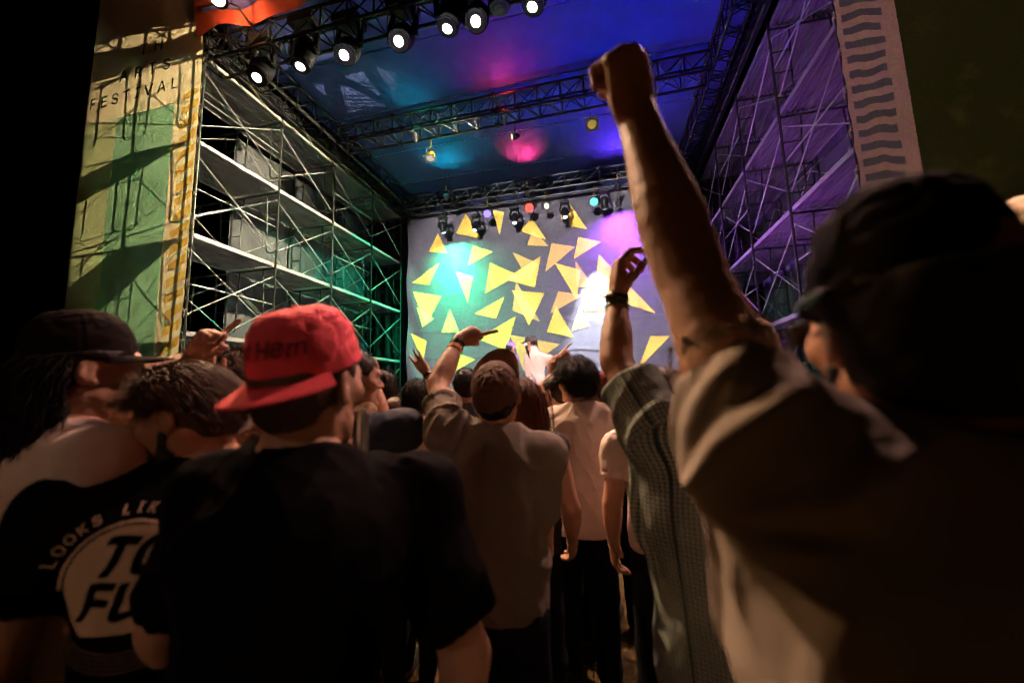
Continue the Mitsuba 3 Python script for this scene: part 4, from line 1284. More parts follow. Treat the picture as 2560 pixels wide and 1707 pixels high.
def person(label, head, yaw=0, pitch=0, roll=0, body=None, floor=0.0, s=1.0, skin='m_skin_fair', shirt='m_tee_black', pants='m_denim', hair=None, cap=None,
           L=None, R=None, build=1.0, res=.010, hres=.005, hem=None, sleeve=.55, group='people in the crowd', lean=(0, 0), shL=None, shR=None, fold=.010, creases=(), uv=False,
           sleeveless=False, eyes=False, collar=True, baggy=1.0, name='person', seed=1, eyecol='m_eye', gloves=None, cuff_r=1.0, shirt_res=None, neckd=0.0, slr=1.0, trap=1.0):
    """One person: body (one skin), shirt, trousers, shoes, hair, cap. head = centre of the head in the world. L, R: dict(elbow, wrist, fwd, pal, pose, thumb)."""
    t = thing(name, label, 'person', group)
    C = np.asarray(head, float)
    Rh = rotm(yaw, pitch, roll)
    by = yaw if body is None else body
    Rb = rotm(by)
    rt, fw, up = Rb[:, 0], Rb[:, 1], np.array([0, 0, 1.0])
    N = C + Rh @ np.array([0, -.030, -.085]) * s + np.array([0, 0, -.068 * s])
    H = (C[2] + .115 * s) - floor
    pz = floor + .53 * H
    base = np.array([N[0] - lean[0], N[1] - lean[1], 0]) - fw * .03 * s
    Pv = base + up * pz
    sw = .162 * s * build
    A = {'L': N - rt * sw - up * .066 * s if shL is None else np.asarray(shL, float), 'R': N + rt * sw - up * .066 * s if shR is None else np.asarray(shR, float)}
    arms = {}
    for side, spec in (('L', L), ('R', R)):
        sg = -1 if side == 'L' else 1
        if spec is None:
            rj = np.random.default_rng(seed * 2 + (sg > 0)).uniform(-1, 1, 4)
            e = A[side] + rt * sg * (.065 + .02 * rj[0]) * s - up * .28 * s - fw * (.04 + .03 * rj[1]) * s
            w = e + unit(fw * (.62 + .4 * rj[2]) - up - rt * sg * (.12 + .15 * rj[3])) * .245 * s
            spec = dict(elbow=e, wrist=w, fwd=(w - e) * [1, 1, 1], pal=-rt * sg * 1.0, pose='relax')
        arms[side] = {**dict(pose='relax', thumb=None), **spec}
    tall = Rot.align_vectors([N - Pv], [[0, 0, 1.0]])[0].as_matrix() @ Rb if np.linalg.norm((N - Pv)[:2]) > .01 else Rb
    X, Y, Z = tall[:, 0], tall[:, 1], tall[:, 2]
    mid = (N + Pv) / 2
    # ---- the body
    pts = [C, N, A['L'], A['R'], Pv, base + up * floor] + [arms[q][j] for q in arms for j in ('elbow', 'wrist')]
    lo, hi = np.min(pts, 0) - [.24, .24, .1], np.max(pts, 0) + [.24, .24, .17]
    lo[2] = floor - .02
    S = Solid(lo, hi, res)
    S.ell(mid + Z * .10 * s + Y * .01, np.array([.155 * build, .108 * build, .235]) * s, tall, k=.05)
    S.ell(mid - Z * .10 * s, np.array([.135 * build, .098 * build, .17]) * s, tall, k=.05)
    S.ell(Pv - Z * .02, np.array([.160, .110, .13]) * s, tall, k=.05)
    hands = []
    for side in 'LR':
        sg = -1 if side == 'L' else 1
        a, sp = A[side], arms[side]
        e, w = np.asarray(sp['elbow'], float), np.asarray(sp['wrist'], float)
        S.cap(N - up * .015, a, .050 * s, .052 * s, k=.05)
        S.cap(mid + Z * .14 * s + X * sg * .10 * s, a, .085 * s, .058 * s, k=.06)
        fm, wr = sp.get('fore', 1.0), sp.get('wr', 1.0)
        for q0, q1, prof in ((a, e, ((0, .055), (.35, .0525), (.7, .0465), (1, .0425))), (e, w, ((0, .0425), (.25, .0475 * fm), (.5, .0425 * (.4 + .6 * fm)), (.8, .0315 * wr), (1, .0285 * wr)))):
            tq = np.linspace(0, 1, 9)
            rq = PchipInterpolator(*zip(*prof))(tq) * s
            for i in range(8):
                S.cap(q0 + (q1 - q0) * tq[i], q0 + (q1 - q0) * tq[i + 1], rq[i], rq[i + 1], k=.004 if i else .02)
        hands.append((side, e, w))
    for sg in (-1, 1):
        hip = Pv + X * sg * .085 * s - up * .05
        knee = base + X * sg * .105 * s + up * (floor + .27 * H) + fw * .02
        ank = base + X * sg * .115 * s + up * (floor + .05 * H) - fw * .015
        S.cap(hip, knee, .074 * s, .044 * s, k=.03)
        S.cap(knee, knee + (ank - knee) * .35 - fw * .012, .043 * s, .046 * s, k=.02)
        S.cap(knee + (ank - knee) * .35 - fw * .012, ank, .046 * s, .033 * s, k=.02)
        S.cap(ank + up * 0, base + X * sg * .125 * s + up * (floor + .035) + fw * .14, .036 * s, .030 * s, k=.02)
    S.cap(C + Rh @ np.array([0, -.025, -.07]) * s, N - up * .02, .054 * s, .062 * s, k=.03)
    bits = []
    v, f = clean(*S.mesh())
    bits.append((smooth(v, f, 2), f))
    SH = Solid(C - [.17, .17, .24], C + [.17, .17, .19], hres)
    head_solid(SH, C, Rh, s, N)
    v, f = clean(*SH.mesh())
    v = smooth(v, f, 1, .4)
    bits.append((v, f))
    for side, e, w in hands:
        sp = arms[side]
        hr = sp.get('res', max(.0028, hres * .72))
        c = w + unit(sp['fwd']) * .07 * s
        HS = Solid(np.minimum(w, c) - .135 * s, np.maximum(w, c) + .135 * s, hr)
        d = unit(w - e)
        HS.cap(w - d * .08 * s, w, .0325 * sp.get('wr', 1.0) * s, .0287 * sp.get('wr', 1.0) * s, k=0)
        hand(HS, w, sp['fwd'], sp['pal'], side == 'L', POSES[sp['pose']], s * sp.get('hs', 1.0), sp['thumb'] or ('in' if sp['pose'] in ('fist', 'point', 'grip', 'rock', 'two') else None))
        v, f = clean(*HS.mesh())
        bits.append((smooth(v, f, 1, .3), f))
    put(t, 'body', cat(bits), skin, True)
    # ---- the shirt
    sres = shirt_res or res * .8
    hz = pz - .02 * s if hem is None else hem
    lo, hi = np.min([mid, A['L'], A['R'], N, Pv] + [arms[q]['elbow'] for q in arms], 0) - .26, np.max([mid, A['L'], A['R'], N] + [arms[q]['elbow'] for q in arms], 0) + .22
    lo[2] = hz - .03
    S = Solid(lo, hi, sres)
    bg = baggy
    S.ell(mid + Z * .10 * s, np.array([.172 * build * bg, .128 * build * bg, .25]) * s, tall, k=.05)
    S.ecap(mid + Z * .08 * s, np.array([Pv[0], Pv[1], hz - .12]), .168 * s * build * bg, .182 * s * bg, .74, tall, k=.06)
    for side in 'LR':
        sg = -1 if side == 'L' else 1
        a, e = A[side], np.asarray(arms[side]['elbow'], float)
        q = a + (e - a) * (sleeve + .12)
        S.cap(N - up * .030 * s * (2 - trap), a + up * .004, .047 * s * trap, .060 * s, k=.05)
        S.cap(mid + Z * .15 * s + X * sg * .10 * s, a, .10 * s, .068 * s, k=.06)
        if not sleeveless:
            if side == 'L':
                S2 = Solid(lo, hi, sres)
            S2.cap(a, q, .069 * s * slr, .074 * s * bg * slr, k=.0)
    S.half([0, 0, hz], [0, 0, -1])
    if not sleeveless:
        for side in 'LR':
            a, e = A[side], np.asarray(arms[side]['elbow'], float)
            d = unit(e - a)
            cu = a + (e - a) * sleeve
            lo_, hi_ = np.minimum(cu, cu + d * .12) - .14, np.maximum(cu, cu + d * .12) + .14
            w, g = S2._win(lo_, hi_)
            if w is not None:
                ax = (g[0] - cu[0]) * d[0] + (g[1] - cu[1]) * d[1] + (g[2] - cu[2]) * d[2]
                rad = np.sqrt(np.maximum((g[0] - cu[0]) ** 2 + (g[1] - cu[1]) ** 2 + (g[2] - cu[2]) ** 2 - ax ** 2, 0))
                on = rad < .15 * s
                S2.d[w] = np.maximum(S2.d[w], np.where(on, ax, -1.0).astype(np.float32))
                S2.d[w] = np.maximum(S2.d[w], np.where((ax > -.045) & on, (.0635 * s * cuff_r - rad), -1.0).astype(np.float32))
        S._mix(tuple(slice(None) for _ in range(3)), S2.d, .035, '+')
    S.cap(N - up * (.03 + neckd) * s, N + up * .12 * s + fw * .02, .066 * s, .075 * s, k=.012, op='-')
    v, f = clean(*S.mesh())
    v = smooth(v, f, 2)
    n = normals(v, f)
    q = (v - mid) @ tall
    near = np.clip((v[:, 2] - hz) / .03, 0, 1)
    disp = folds(q / s, fold, seed) * (.35 + .65 * near)
    if len(creases):
        kd = cKDTree(v)
        for (p0, p1, am, wd) in creases:
            tt = np.linspace(0, 1, 24)[:, None]
            path = np.asarray(p0, float) * (1 - tt) + np.asarray(p1, float) * tt
            # the fold runs over the cloth where the cloth is, from end to end
            path = v[kd.query(path)[1]]
            for _ in range(3):
                path[1:-1] = (path[:-2] + 2 * path[1:-1] + path[2:]) / 4
            ck = cKDTree(np.vstack([path[:-1] * (1 - u) + path[1:] * u for u in (0, .33, .66)]))
            pos = np.concatenate([(np.arange(23) + u) / 23 for u in (0, .33, .66)])
            dist, ii = ck.query(v, distance_upper_bound=wd * 3)
            okc = np.isfinite(dist)
            disp[okc] += am * np.exp(-(dist[okc] / wd) ** 2) * np.sin(PI * np.clip(pos[ii[okc]] * .9 + .08, 0, 1)) ** .7
    v2 = v + n * disp[:, None]
    if uv:
        ax_t = np.arctan2(q[:, 0], -q[:, 1])
        uvs = np.stack([ax_t * .16, q[:, 2]], 1)
        for side in 'LR':
            a, e = A[side], np.asarray(arms[side]['elbow'], float)
            d = unit(e - a)
            al = (v - a) @ d
            pr = v - a - al[:, None] * d
            x1 = unit(np.cross(d, [0.2, 1, 0.1]))
            x2 = np.cross(d, x1)
            on = (al > -.01) & (np.linalg.norm(pr, axis=1) < .115)
            uvs[on] = np.stack([np.arctan2(pr @ x1, pr @ x2) * .074, al], 1)[on]
        put(t, 'shirt', (v2, f), shirt, True, uv=uvs)
    else:
        put(t, 'shirt', (v2, f), shirt, True)
    if collar:
        a = np.linspace(0, 2 * PI, 40)
        ring = N + np.outer(np.cos(a), rt) * .068 * s + np.outer(np.sin(a), fw) * .068 * s + np.outer(-.010 - .018 * np.sin(a) - .010 * np.abs(np.cos(a)), up) * s - up * neckd * s * .9
        put(t, 'collar', tube(ring, .0075 * s, 8, False), shirt if not uv else 'm_cap_black', 60)
    # ---- trousers, shoes
    if pants:
        S = Solid(np.array([base[0] - .36, base[1] - .36, floor]), np.array([base[0] + .36, base[1] + .36, pz + .14]), .016)
        S.ell(Pv - Z * .01, np.array([.168, .122, .15]) * s, tall, k=.05)
        for sg in (-1, 1):
            hip = Pv + X * sg * .085 * s - up * .05
            knee = base + X * sg * .105 * s + up * (floor + .27 * H) + fw * .02
            ank = base + X * sg * .115 * s + up * (floor + .05 * H) - fw * .015
            S.cap(hip, knee, .093 * s, .074 * s, k=.02)
            S.cap(knee, ank, .074 * s, .064 * s, k=.02)
        S.half([0, 0, pz + .07], [0, 0, 1])
        v, f = clean(*S.mesh())
        v = smooth(v, f, 2)
        put(t, 'trousers', (v + normals(v, f) * folds((v - base) * [1, 1, .8], .006, seed + 2, (8, 8, 7), 0)[:, None], f), pants, True)
        for sg in (-1, 1):
            S = Solid(base + X * sg * .12 * s + [-.25, -.25, floor], base + X * sg * .12 * s + [.25, .25, floor + .16], .010)
            a = base + X * sg * .117 * s + up * (floor + .05)
            S.cap(a - fw * .04, a + fw * .03, .047, .05, k=.01)
            S.cap(a + fw * .03, a + fw * .16 - up * .012, .050, .038, k=.02)
            S.half([0, 0, floor + .001], [0, 0, -1])
            v, f = clean(*S.mesh())
            put(t, 'shoe', (smooth(v, f, 2), f), 'm_shoe', True)
    # ---- hair and hat
    if hair:
        hm = hair.get('mat', 'm_hair_dark')
        th = hair.get('thick', .008)
        hv = hair_cap(C, Rh, s, th, hair.get('h', hres), hair.get('amp', .010), hair.get('freq', 38), seed, hair.get('low', -.075), (cap.get('z0', .022) + .018, -math.tan(math.radians(cap.get('tilt', 0))) * math.cos(math.radians(cap.get('yaw', 0)))) if cap else None)
        parts = [hv]
        nst = hair.get('n', 0)
        if nst:
            p, d = scalp(nst, seed + 5, tuple(np.array([.077, .097, .088]) + th * .8), low=hair.get('low', -.06), top=hair.get('top', .035 if cap else 1.0), back=hair.get('back', 9.0))
            flow = hair.get('flow', 'back')
            if flow == 'back':
                tv = np.array([0, -1.0, -.35])
                dd = d * .35 + (tv - d * (d @ tv)[:, None])
            elif flow == 'down':
                tv = np.array([0, -.4, -1.0])
                dd = d * .30 + (tv - d * (d @ tv)[:, None])
            elif flow == 'side':
                tv = np.array([hair.get('sx', 1.0), .2, -.3])
                dd = d * .35 + (tv - d * (d @ tv)[:, None])
            else:
                dd = d
            dd /= np.linalg.norm(dd, axis=1, keepdims=True)
            parts.append(strands(C + (p * s) @ Rh.T, dd @ Rh.T, hair.get('len', .04) * s, hair.get('grav', .4), hair.get('curl', 0), hair.get('cf', 14), hair.get('w', .0011), hair.get('seg', 5), seed, hair.get('wild', .12),
                                 (C + Rh @ np.array([0, -.012, .030]) * s, Rh, (np.array([.077, .097, .088]) + th * .8) * s) if hair.get('len', .04) > .06 else None))
        put(t, 'hair', cat(parts), hm, True)
    if cap:
        cy, ct = cap.get('yaw', 0), cap.get('tilt', 0)
        Rc = Rh @ rotm(cy)
        kw = {k: cap[k] for k in ('rx', 'ry', 'z0') if k in cap}
        v, f, Rt = cap_mesh(C, Rc, s, tilt=ct, seed=seed, square=cap.get('square', .62), hh=cap.get('hh', .125), wrinkle=cap.get('wrinkle', .003), grow=cap.get('grow', 1.0), **kw)
        hk = put(t, 'cap', (v, f), cap['mat'], True, label=cap.get('label'))
        if cap.get('brim', True):
            b = brim_mesh(C, Rt, s, out=cap.get('out', .072), droop=cap.get('droop', .6), lift=cap.get('lift', 0), grow=cap.get('grow', 1.0), **kw)
            put(t, 'cap__brim', b, cap.get('brim_mat', cap['mat']), 40)
        topz = (cap.get('z0', .022) + cap.get('hh', .125)) * s * cap.get('grow', 1.0)
        bt = trimesh.creation.icosphere(2, .0075 * s)
        put(t, 'cap__button', (np.asarray(bt.vertices) * [1, 1, .6] @ Rt.T + C + Rt @ np.array([0, -.008 * s, topz]), np.asarray(bt.faces)), cap['mat'], True)
    if eyes:
        for q in (-1, 1):
            b = trimesh.creation.icosphere(2, .0125 * s)
            put(t, 'eye', (np.asarray(b.vertices) + C + Rh @ np.array([q * .031, .0805, .004]) * s, np.asarray(b.faces)), eyecol, True)
    return dict(key=t, C=C, Rh=Rh, Rb=Rb, N=N, tall=tall, mid=mid, A=A, arms=arms, s=s, Pv=Pv)


def band(P, side, at, r, width, m, name='wristband', label=None):
    """A band round a forearm: at = metres up from the wrist."""
    sp = P['arms'][side]
    e, w = np.asarray(sp['elbow'], float), np.asarray(sp['wrist'], float)
    d = unit(e - w)
    c = w + d * at
    R = frame_to(d, (.3, .5, .2))
    prof = [(r, -width / 2), (r + .003, -width / 2), (r + .0035, 0), (r + .003, width / 2), (r, width / 2), (r, -width / 2)]
    return put(P['key'], name, lathe(prof, 36, c, R), m, 40, label=label), c, R

# ------------------------------------------------------------------ the people near the camera
def way(a, b):
    return unit(np.asarray(b, float) - np.asarray(a, float))


def beard(P, thick=.012, seed=3, m='m_hair_dark'):
    C, Rh, s = P['C'], P['Rh'], P['s']
    S = Solid(C - .2, C + .16, .005)

    def Q(x, y, z):
        return C + Rh @ (np.array([x, y, z]) * s)
    for q in (-1, 1):
        S.cap(Q(q * .058, .022, -.040), Q(q * .046, .030, -.082), .014, .020, k=.01)
        S.cap(Q(q * .046, .030, -.082), Q(q * .012, .082, -.112), .022, .024, k=.02)
    S.cap(Q(-.02, .092, -.049), Q(.02, .092, -.049), .010, k=.02)
    S.cap(Q(-.018, .088, -.098), Q(.018, .088, -.098), .018, k=.02)
    S.cap(Q(-.02, .098, -.067), Q(.02, .098, -.067), .007, k=.006, op='-')
    v, f = clean(*S.mesh())
    v = v + normals(v, f) * ((meshkit.fbm((v - C) @ Rh * np.array([110, 110, 40]), 2, seed) - .5) * .010)[:, None]
    r = np.random.default_rng(seed)
    i = r.choice(len(v), 900)
    st = strands(v[i], normals(v, f)[i] * .6 + Rh @ np.array([0, .1, -.6]), .016, .5, .001, 9, .0007, 3, seed, .2)
    put(P['key'], 'beard', cat([(v, f), st]), m, True)


# the man on the right with his fist up
cr = [((0.0988, 0.4913, 1.6477), (0.0838, 0.5201, 1.5186), 0.0077, 0.0119), ((0.1375, 0.4633, 1.6548), (0.1052, 0.4788, 1.5568), 0.0066, 0.0110), ((0.1838, 0.4595, 1.6091), (0.1132, 0.4867, 1.5110), 0.0099, 0.0136),
      ((0.1516, 0.4531, 1.6000), (0.1103, 0.4828, 1.5349), -0.0066, 0.0102), ((0.1313, 0.4627, 1.4895), (0.1824, 0.4504, 1.5173), 0.0077, 0.0102), ((0.1270, 0.4713, 1.4948), (0.2061, 0.4398, 1.4836), -0.0077, 0.0119),
      ((0.1016, 0.4972, 1.4889), (0.1777, 0.5179, 1.3101), 0.0088, 0.0110), ((0.0942, 0.5132, 1.5111), (0.1081, 0.5469, 1.2785), 0.0077, 0.0136), ((0.1292, 0.4759, 1.4636), (0.1975, 0.4709, 1.3884), 0.0072, 0.0102),
      ((0.1428, 0.4662, 1.4831), (0.2470, 0.4430, 1.4542), 0.0066, 0.0110), ((0.2133, 0.4334, 1.5452), (0.1849, 0.4538, 1.4962), 0.0083, 0.0102), ((0.2421, 0.4293, 1.5498), (0.2068, 0.4385, 1.4945), 0.0066, 0.0102)]
P = person('man in a taupe t-shirt and black cap at the right thrusting a clenched fist high', (0.3233, 0.5096, 1.6776), yaw=6, pitch=2, body=-4, skin='m_skin_tan', shirt='m_tee_taupe', seed=11, s=1.02, build=1.05,
           shL=(0.1603, 0.4924, 1.5530), L=dict(elbow=(0.1170, 0.5805, 1.7911), wrist=(0.0748, 0.6432, 2.0667), fwd=way((0.0748, 0.6432, 2.0667), (0.0646, 0.6314, 2.1390)), pal=(-.72, .68, .12), pose='fist', res=.003, hs=1.12, fore=1.02, wr=1.12),
           cap=dict(mat='m_cap_black', yaw=-38, tilt=-4, out=.062, grow=1.02), hair=dict(mat='m_hair_black', thick=.022, low=-.12), slr=.92, trap=1.45, res=.007, shirt_res=.0055, hres=.004, sleeve=.50, fold=.009, creases=cr, hem=.86, cuff_r=1.02, collar=True)
beard(P, m='m_hair_black')  # beard added to darken the jaw
def HP(P, x, y, z):
    return P['C'] + P['Rh'] @ (np.array([x, y, z]) * P['s'])
put(P['key'], 'sunglasses', cat([tube([HP(P, -.083, -.012, .004), HP(P, -.082, .03, .014), HP(P, -.072, .092, .012)], .0028, 6), tube([HP(P, .083, -.012, .004), HP(P, .082, .03, .014), HP(P, .072, .092, .012)], .0028, 6),
                                  box(HP(P, -.034, .108, .006), [.055, .004, .036], P['Rh']), box(HP(P, .034, .108, .006), [.055, .004, .036], P['Rh'])]), 'm_black_plastic', 40)

# the man in the red cap
P = person('broad man in a black shirt and bright red cap turned backwards in the foreground', (-0.5684, 0.6648, 1.6444), yaw=-2, pitch=2, body=-6, skin='m_skin_fair', shirt='m_tee_black', seed=21, s=1.03, build=1.0, baggy=1.0,
           shR=(-0.3821, 0.7537, 1.4213), shL=(-0.7227, 0.6301, 1.4307), L=dict(elbow=(-0.8662, 0.6484, 1.1883), wrist=(-0.9814, 0.8058, 0.8055), fwd=(0, .5, -.9), pal=(1, 0, 0), pose='relax'), R=dict(elbow=(-0.2877, 0.7625, 1.1291), wrist=(-0.3588, 0.8402, 0.8807), fwd=(0, .5, -.9), pal=(-1, 0, 0), pose='relax'),
           cap=dict(mat='m_cap_red', yaw=180, tilt=-19, square=.45, hh=.118, z0=.030, wrinkle=.0035, droop=.55, out=.074, rx=.089, ry=.107, label='bright red cap worn backwards with dark lettering'),
           hair=dict(mat='m_hair_brown', thick=.006, n=900, len=.03, flow='down', low=-.07, top=-.025), res=.008, shirt_res=.007, hres=.0045, sleeve=.78, fold=.011, collar=False)
RCAP = P
# the polo collar
a = np.linspace(-PI * .98, PI * .98, 60)
def col(U, V):
    r = .075 + .028 * V + .004 * np.sin(U * 3)
    p = P['N'] + np.stack([r * np.sin(U), -r * np.cos(U) * .96, .030 - .052 * V ** 1.3 - .018 * (np.cos(U) < 0) * V], -1) @ P['Rb'].T
    return p
put(P['key'], 'collar', cat([sheet(col, a, np.linspace(0, 1, 8)), tuple((sheet(lambda U, V: col(U, V) * 1 + np.array([0, 0, -.004]), a, np.linspace(0, 1, 8))))]), 'm_tee_black', True)

def wrap_text(P, text, h, u0, z, yaw, tilt, m, slant=0.0, rx=.089, ry=.107, off=.0035, wob=0):
    """Lettering wrapped round a cap's crown."""
    Rt = P['Rh'] @ rotm(yaw) @ Rot.from_euler('X', tilt, degrees=True).as_matrix()
    x = 0.0
    for i, ch in enumerate(text):
        if ch == ' ':
            x += h * .5
            continue
        mm = meshkit.text_mesh(ch, h, 0.0012)
        vv, ff = trimesh.remesh.subdivide_to_size(np.asarray(mm.vertices), np.asarray(mm.faces), .006)
        U = (vv[:, 0] + slant * vv[:, 1] + x) / .098 - u0
        zz = z + vv[:, 1] + wob * math.sin(i * 1.9) * h
        a_ = np.arcsin(np.clip((zz - .030) / .118, 0, .99) ** (1 / .9))
        k = np.cos(a_) ** .45
        r = off + vv[:, 2]
        p = np.stack([(rx * k + r) * np.sin(-U), (ry * k + r) * np.cos(U) - .008, zz], 1) * P['s']
        put(P['key'], 'cap__letter', (P['C'] + p @ Rt.T, ff), m, False)
        x += vv[:, 0].max() + h * .10

wrap_text(P, 'cut', .026, .66, .080, 180, -19, 'm_cap_print', .25)
wrap_text(P, 'Hem', .030, .04, .078, 180, -19, 'm_cap_print', .25, wob=.08)

# bearded man looking left
P = person('bearded man looking left in a black t-shirt with a round tan back print', (-1.0128, 0.7692, 1.5832), yaw=112, pitch=-24, roll=4, body=52, skin='m_skin_tan', shirt='m_tee_black', seed=31, s=1.0, build=1.04,
           shL=(-1.1072, 0.6151, 1.4018), hair=dict(mat='m_hair_brown', thick=.014, n=4200, len=.060, flow='back', amp=.006, low=-.07, w=.0013, seg=6, wild=.07), res=.009, shirt_res=.007, hres=.004, eyes=True, sleeve=.6, fold=.007, lean=(-.02, .05), neckd=.012)
beard(P)
BM = P

# long haired man in the cap
P = person('long haired man in a dark cap and pale shirt in profile at the far left', (-1.2568, 0.7061, 1.7025), yaw=-26, pitch=3, body=-8, skin='m_skin_fair', shirt='m_shirt_pale', seed=41, s=1.0,
           cap=dict(mat='m_cap_black', tilt=4, out=.075, droop=.35, hh=.128), hair=dict(mat='m_hair_black', thick=.012, n=3000, len=.27, flow='down', grav=1.6, curl=.006, cf=16, w=.0019, seg=14, low=-.09, wild=.18, back=-.03), res=.009, hres=.004, fold=.008, eyes=True, sleeve=.6)

# ------------------------------------------------------------------ the middle rows
cr = [((-0.6681, 1.4525, 1.5798), (-0.5263, 1.3636, 1.4874), .012, .012), ((-0.6870, 1.4561, 1.5178), (-0.5827, 1.3483, 1.3428), .016, .016), ((-0.6139, 1.4234, 1.5044), (-0.5273, 1.3244, 1.3889), -.014, .014), ((-0.5361, 1.3898, 1.5066), (-0.5289, 1.3276, 1.3613), .013, .012),
      ((-0.6200, 1.3810, 1.4212), (-0.6271, 1.3598, 1.1745), .012, .014), ((-0.3481, 1.3604, 1.4389), (-0.2635, 1.4226, 1.3545), .012, .012), ((-0.3513, 1.3669, 1.3837), (-0.2558, 1.4383, 1.2482), -.010, .012), ((-0.5361, 1.3898, 1.5066), (-0.4405, 1.3327, 1.4832), .012, .011)]
P = person('man in a grey t-shirt and brown cap pointing with a banded left arm', (-0.4048, 1.4383, 1.6120), yaw=2, pitch=8, body=-6, skin='m_skin_tan', shirt='m_tee_grey', seed=51, s=1.0, build=1.02,
           shL=(-0.5783, 1.3844, 1.4712), L=dict(elbow=(-0.6961, 1.5498, 1.6568), wrist=(-0.6614, 1.7172, 1.8656), fwd=way((-0.6614, 1.7172, 1.8656), (-0.5668, 1.7739, 1.9209)), pal=(.10, .95, -.35), pose='point', res=.0035),
           R=dict(elbow=(-0.2678, 1.4821, 1.0496), wrist=(-0.3626, 1.6154, 0.8092), fwd=(-.2, .4, -.9), pal=(-1, 0, 0), pose='relax'),
           cap=dict(mat='m_cap_brown', brim_mat='m_cap_tan', yaw=0, tilt=34, out=.082, droop=.12, z0=.016, hh=.108, lift=.85, rx=.090, ry=.110, label='brown cap tipped back with a tan brim'), hair=dict(mat='m_hair_black', thick=.010, n=500, len=.03, flow='down', low=-.085), res=.008, shirt_res=.007, hres=.0045, sleeve=.62, fold=.014, creases=cr)
band(P, 'L', .028, .031, .020, 'm_watch', 'wristband', 'dark fabric wristband')
band(P, 'L', .058, .033, .020, 'm_band_orange', 'wristband', 'pale orange wristband')

cr = [((0.0634, 1.0552, 1.5895), (-0.0078, 1.0538, 1.4704), .010, .010), ((0.1196, 1.0205, 1.5604), (0.0561, 1.0214, 1.4376), .012, .012), ((0.0181, 1.0574, 1.4898), (0.1320, 1.0294, 1.1177), .012, .012), ((0.0509, 1.0693, 1.4586), (0.0645, 1.0049, 1.1833), .009, .010), ((0.0416, 1.0998, 1.6046), (0.0974, 1.0647, 1.5783), -.008, .009)]
P = person('man in a small-checked shirt raising a left arm with a black wristwatch', (0.2674, 1.1011, 1.6086), yaw=5, body=-10, skin='m_skin_tan', shirt='m_plaid', seed=61, s=1.0, baggy=1.08, uv=True,
           shL=(0.1178, 1.0374, 1.5066), L=dict(elbow=(0.0275, 1.1572, 1.6945), wrist=(0.0467, 1.2786, 1.9107), fwd=way((0.0467, 1.2786, 1.9107), (0.0585, 1.2960, 2.0372)), pal=(.92, .30, .05), pose='hook', thumb='pinch', res=.0032, hs=1.12),
           hair=dict(mat='m_hair_dark', thick=.012), res=.009, shirt_res=.007, sleeve=.66, fold=.010, creases=cr, hem=.62, collar=False)
k, c, Rw = band(P, 'L', .012, .031, .026, 'm_watch', 'wristwatch', 'black wristwatch')
put(P['key'], 'wristwatch__face', box(c + np.array([-.02, -.031, 0]), [.034, .010, .036], frame_to((0, -1, .1))), 'm_lens_dark', False)
band(P, 'L', .048, .0335, .014, 'm_band_green', 'wristband', 'thin green wristband')

P = person('man with curly black hair in a white t-shirt seen from behind', (-0.1967, 2.4865, 1.6595), yaw=48, pitch=2, body=-14, skin='m_skin_tan', shirt='m_tee_white', seed=71, s=1.0, baggy=1.06,
           hair=dict(mat='m_hair_black', thick=.022, amp=.046, freq=34, h=.004, n=3600, len=.056, flow='out', curl=.011, cf=17, w=.0024, seg=10, wild=.7, grav=.3, low=-.05), res=.009, shirt_res=.007, hem=.80, fold=.014, eyes=True, sleeve=.62, neckd=.01)

P = person('woman with long auburn hair beside the man in the grey t-shirt', (-0.4148, 1.9301, 1.5568), yaw=20, body=-10, skin='m_skin_fair', shirt='m_top_dark', seed=81, s=.93, sleeveless=True,
           hair=dict(mat='m_hair_auburn', thick=.014, n=2200, len=.40, flow='down', grav=2.2, curl=.004, cf=6, w=.0024, seg=12, wild=.12), collar=False, neckd=.04, hem=.9)

P = person('person in a pale t-shirt half hidden behind the checked shirt', (0.2314, 2.0797, 1.5868), yaw=10, body=0, skin='m_skin_fair', shirt='m_tee_white', seed=91, s=1.0, hair=dict(mat='m_hair_dark', thick=.016, n=900, len=.22, flow='down', grav=2, w=.0022, seg=8), res=.012,
           shL=(0.0321, 2.0135, 1.3344), L=dict(elbow=(-0.0108, 1.9941, 1.0881), wrist=(-0.0133, 2.0627, 0.8753), fwd=(0, .3, -1), pal=(1, 0, 0), pose='relax'), sleeve=.55)

# ------------------------------------------------------------------ farther back: smaller in the picture
P = person('man in a navy t-shirt with his right hand at his face behind the red cap', (-1.0142, 1.4290, 1.6855), yaw=-42, body=-8, skin='m_skin_fair', shirt='m_tee_navy', seed=101, s=1.0, build=1.05,
           shR=(-0.7888, 1.4367, 1.4817), R=dict(elbow=(-0.9838, 1.5860, 1.4905), wrist=(-1.0216, 1.5714, 1.6924), fwd=way((-1.0216, 1.5714, 1.6924), (-1.0499, 1.5751, 1.7710)), pal=(-.6, .7, .2), pose='grip'), hair=dict(mat='m_hair_dark', thick=.010, n=700, len=.03, flow='down'), res=.011, fold=.006)
S = Solid(P['N'] - .2, P['N'] + .2, .008)
for q in range(24):
    a0, a1 = q / 24 * 2 * PI, (q + 1) / 24 * 2 * PI
    S.cap(P['N'] + [.085 * math.cos(a0), .085 * math.sin(a0), .02 + .01 * math.sin(3 * a0)], P['N'] + [.085 * math.cos(a1), .085 * math.sin(a1), .02 + .01 * math.sin(3 * a1)], .034, k=.01)
v, f = clean(*S.mesh())
put(P['key'], 'hood', (v + normals(v, f) * folds((v - P['N']), .008, 4, (20, 20, 20), 0)[:, None], f), 'm_khaki', True)

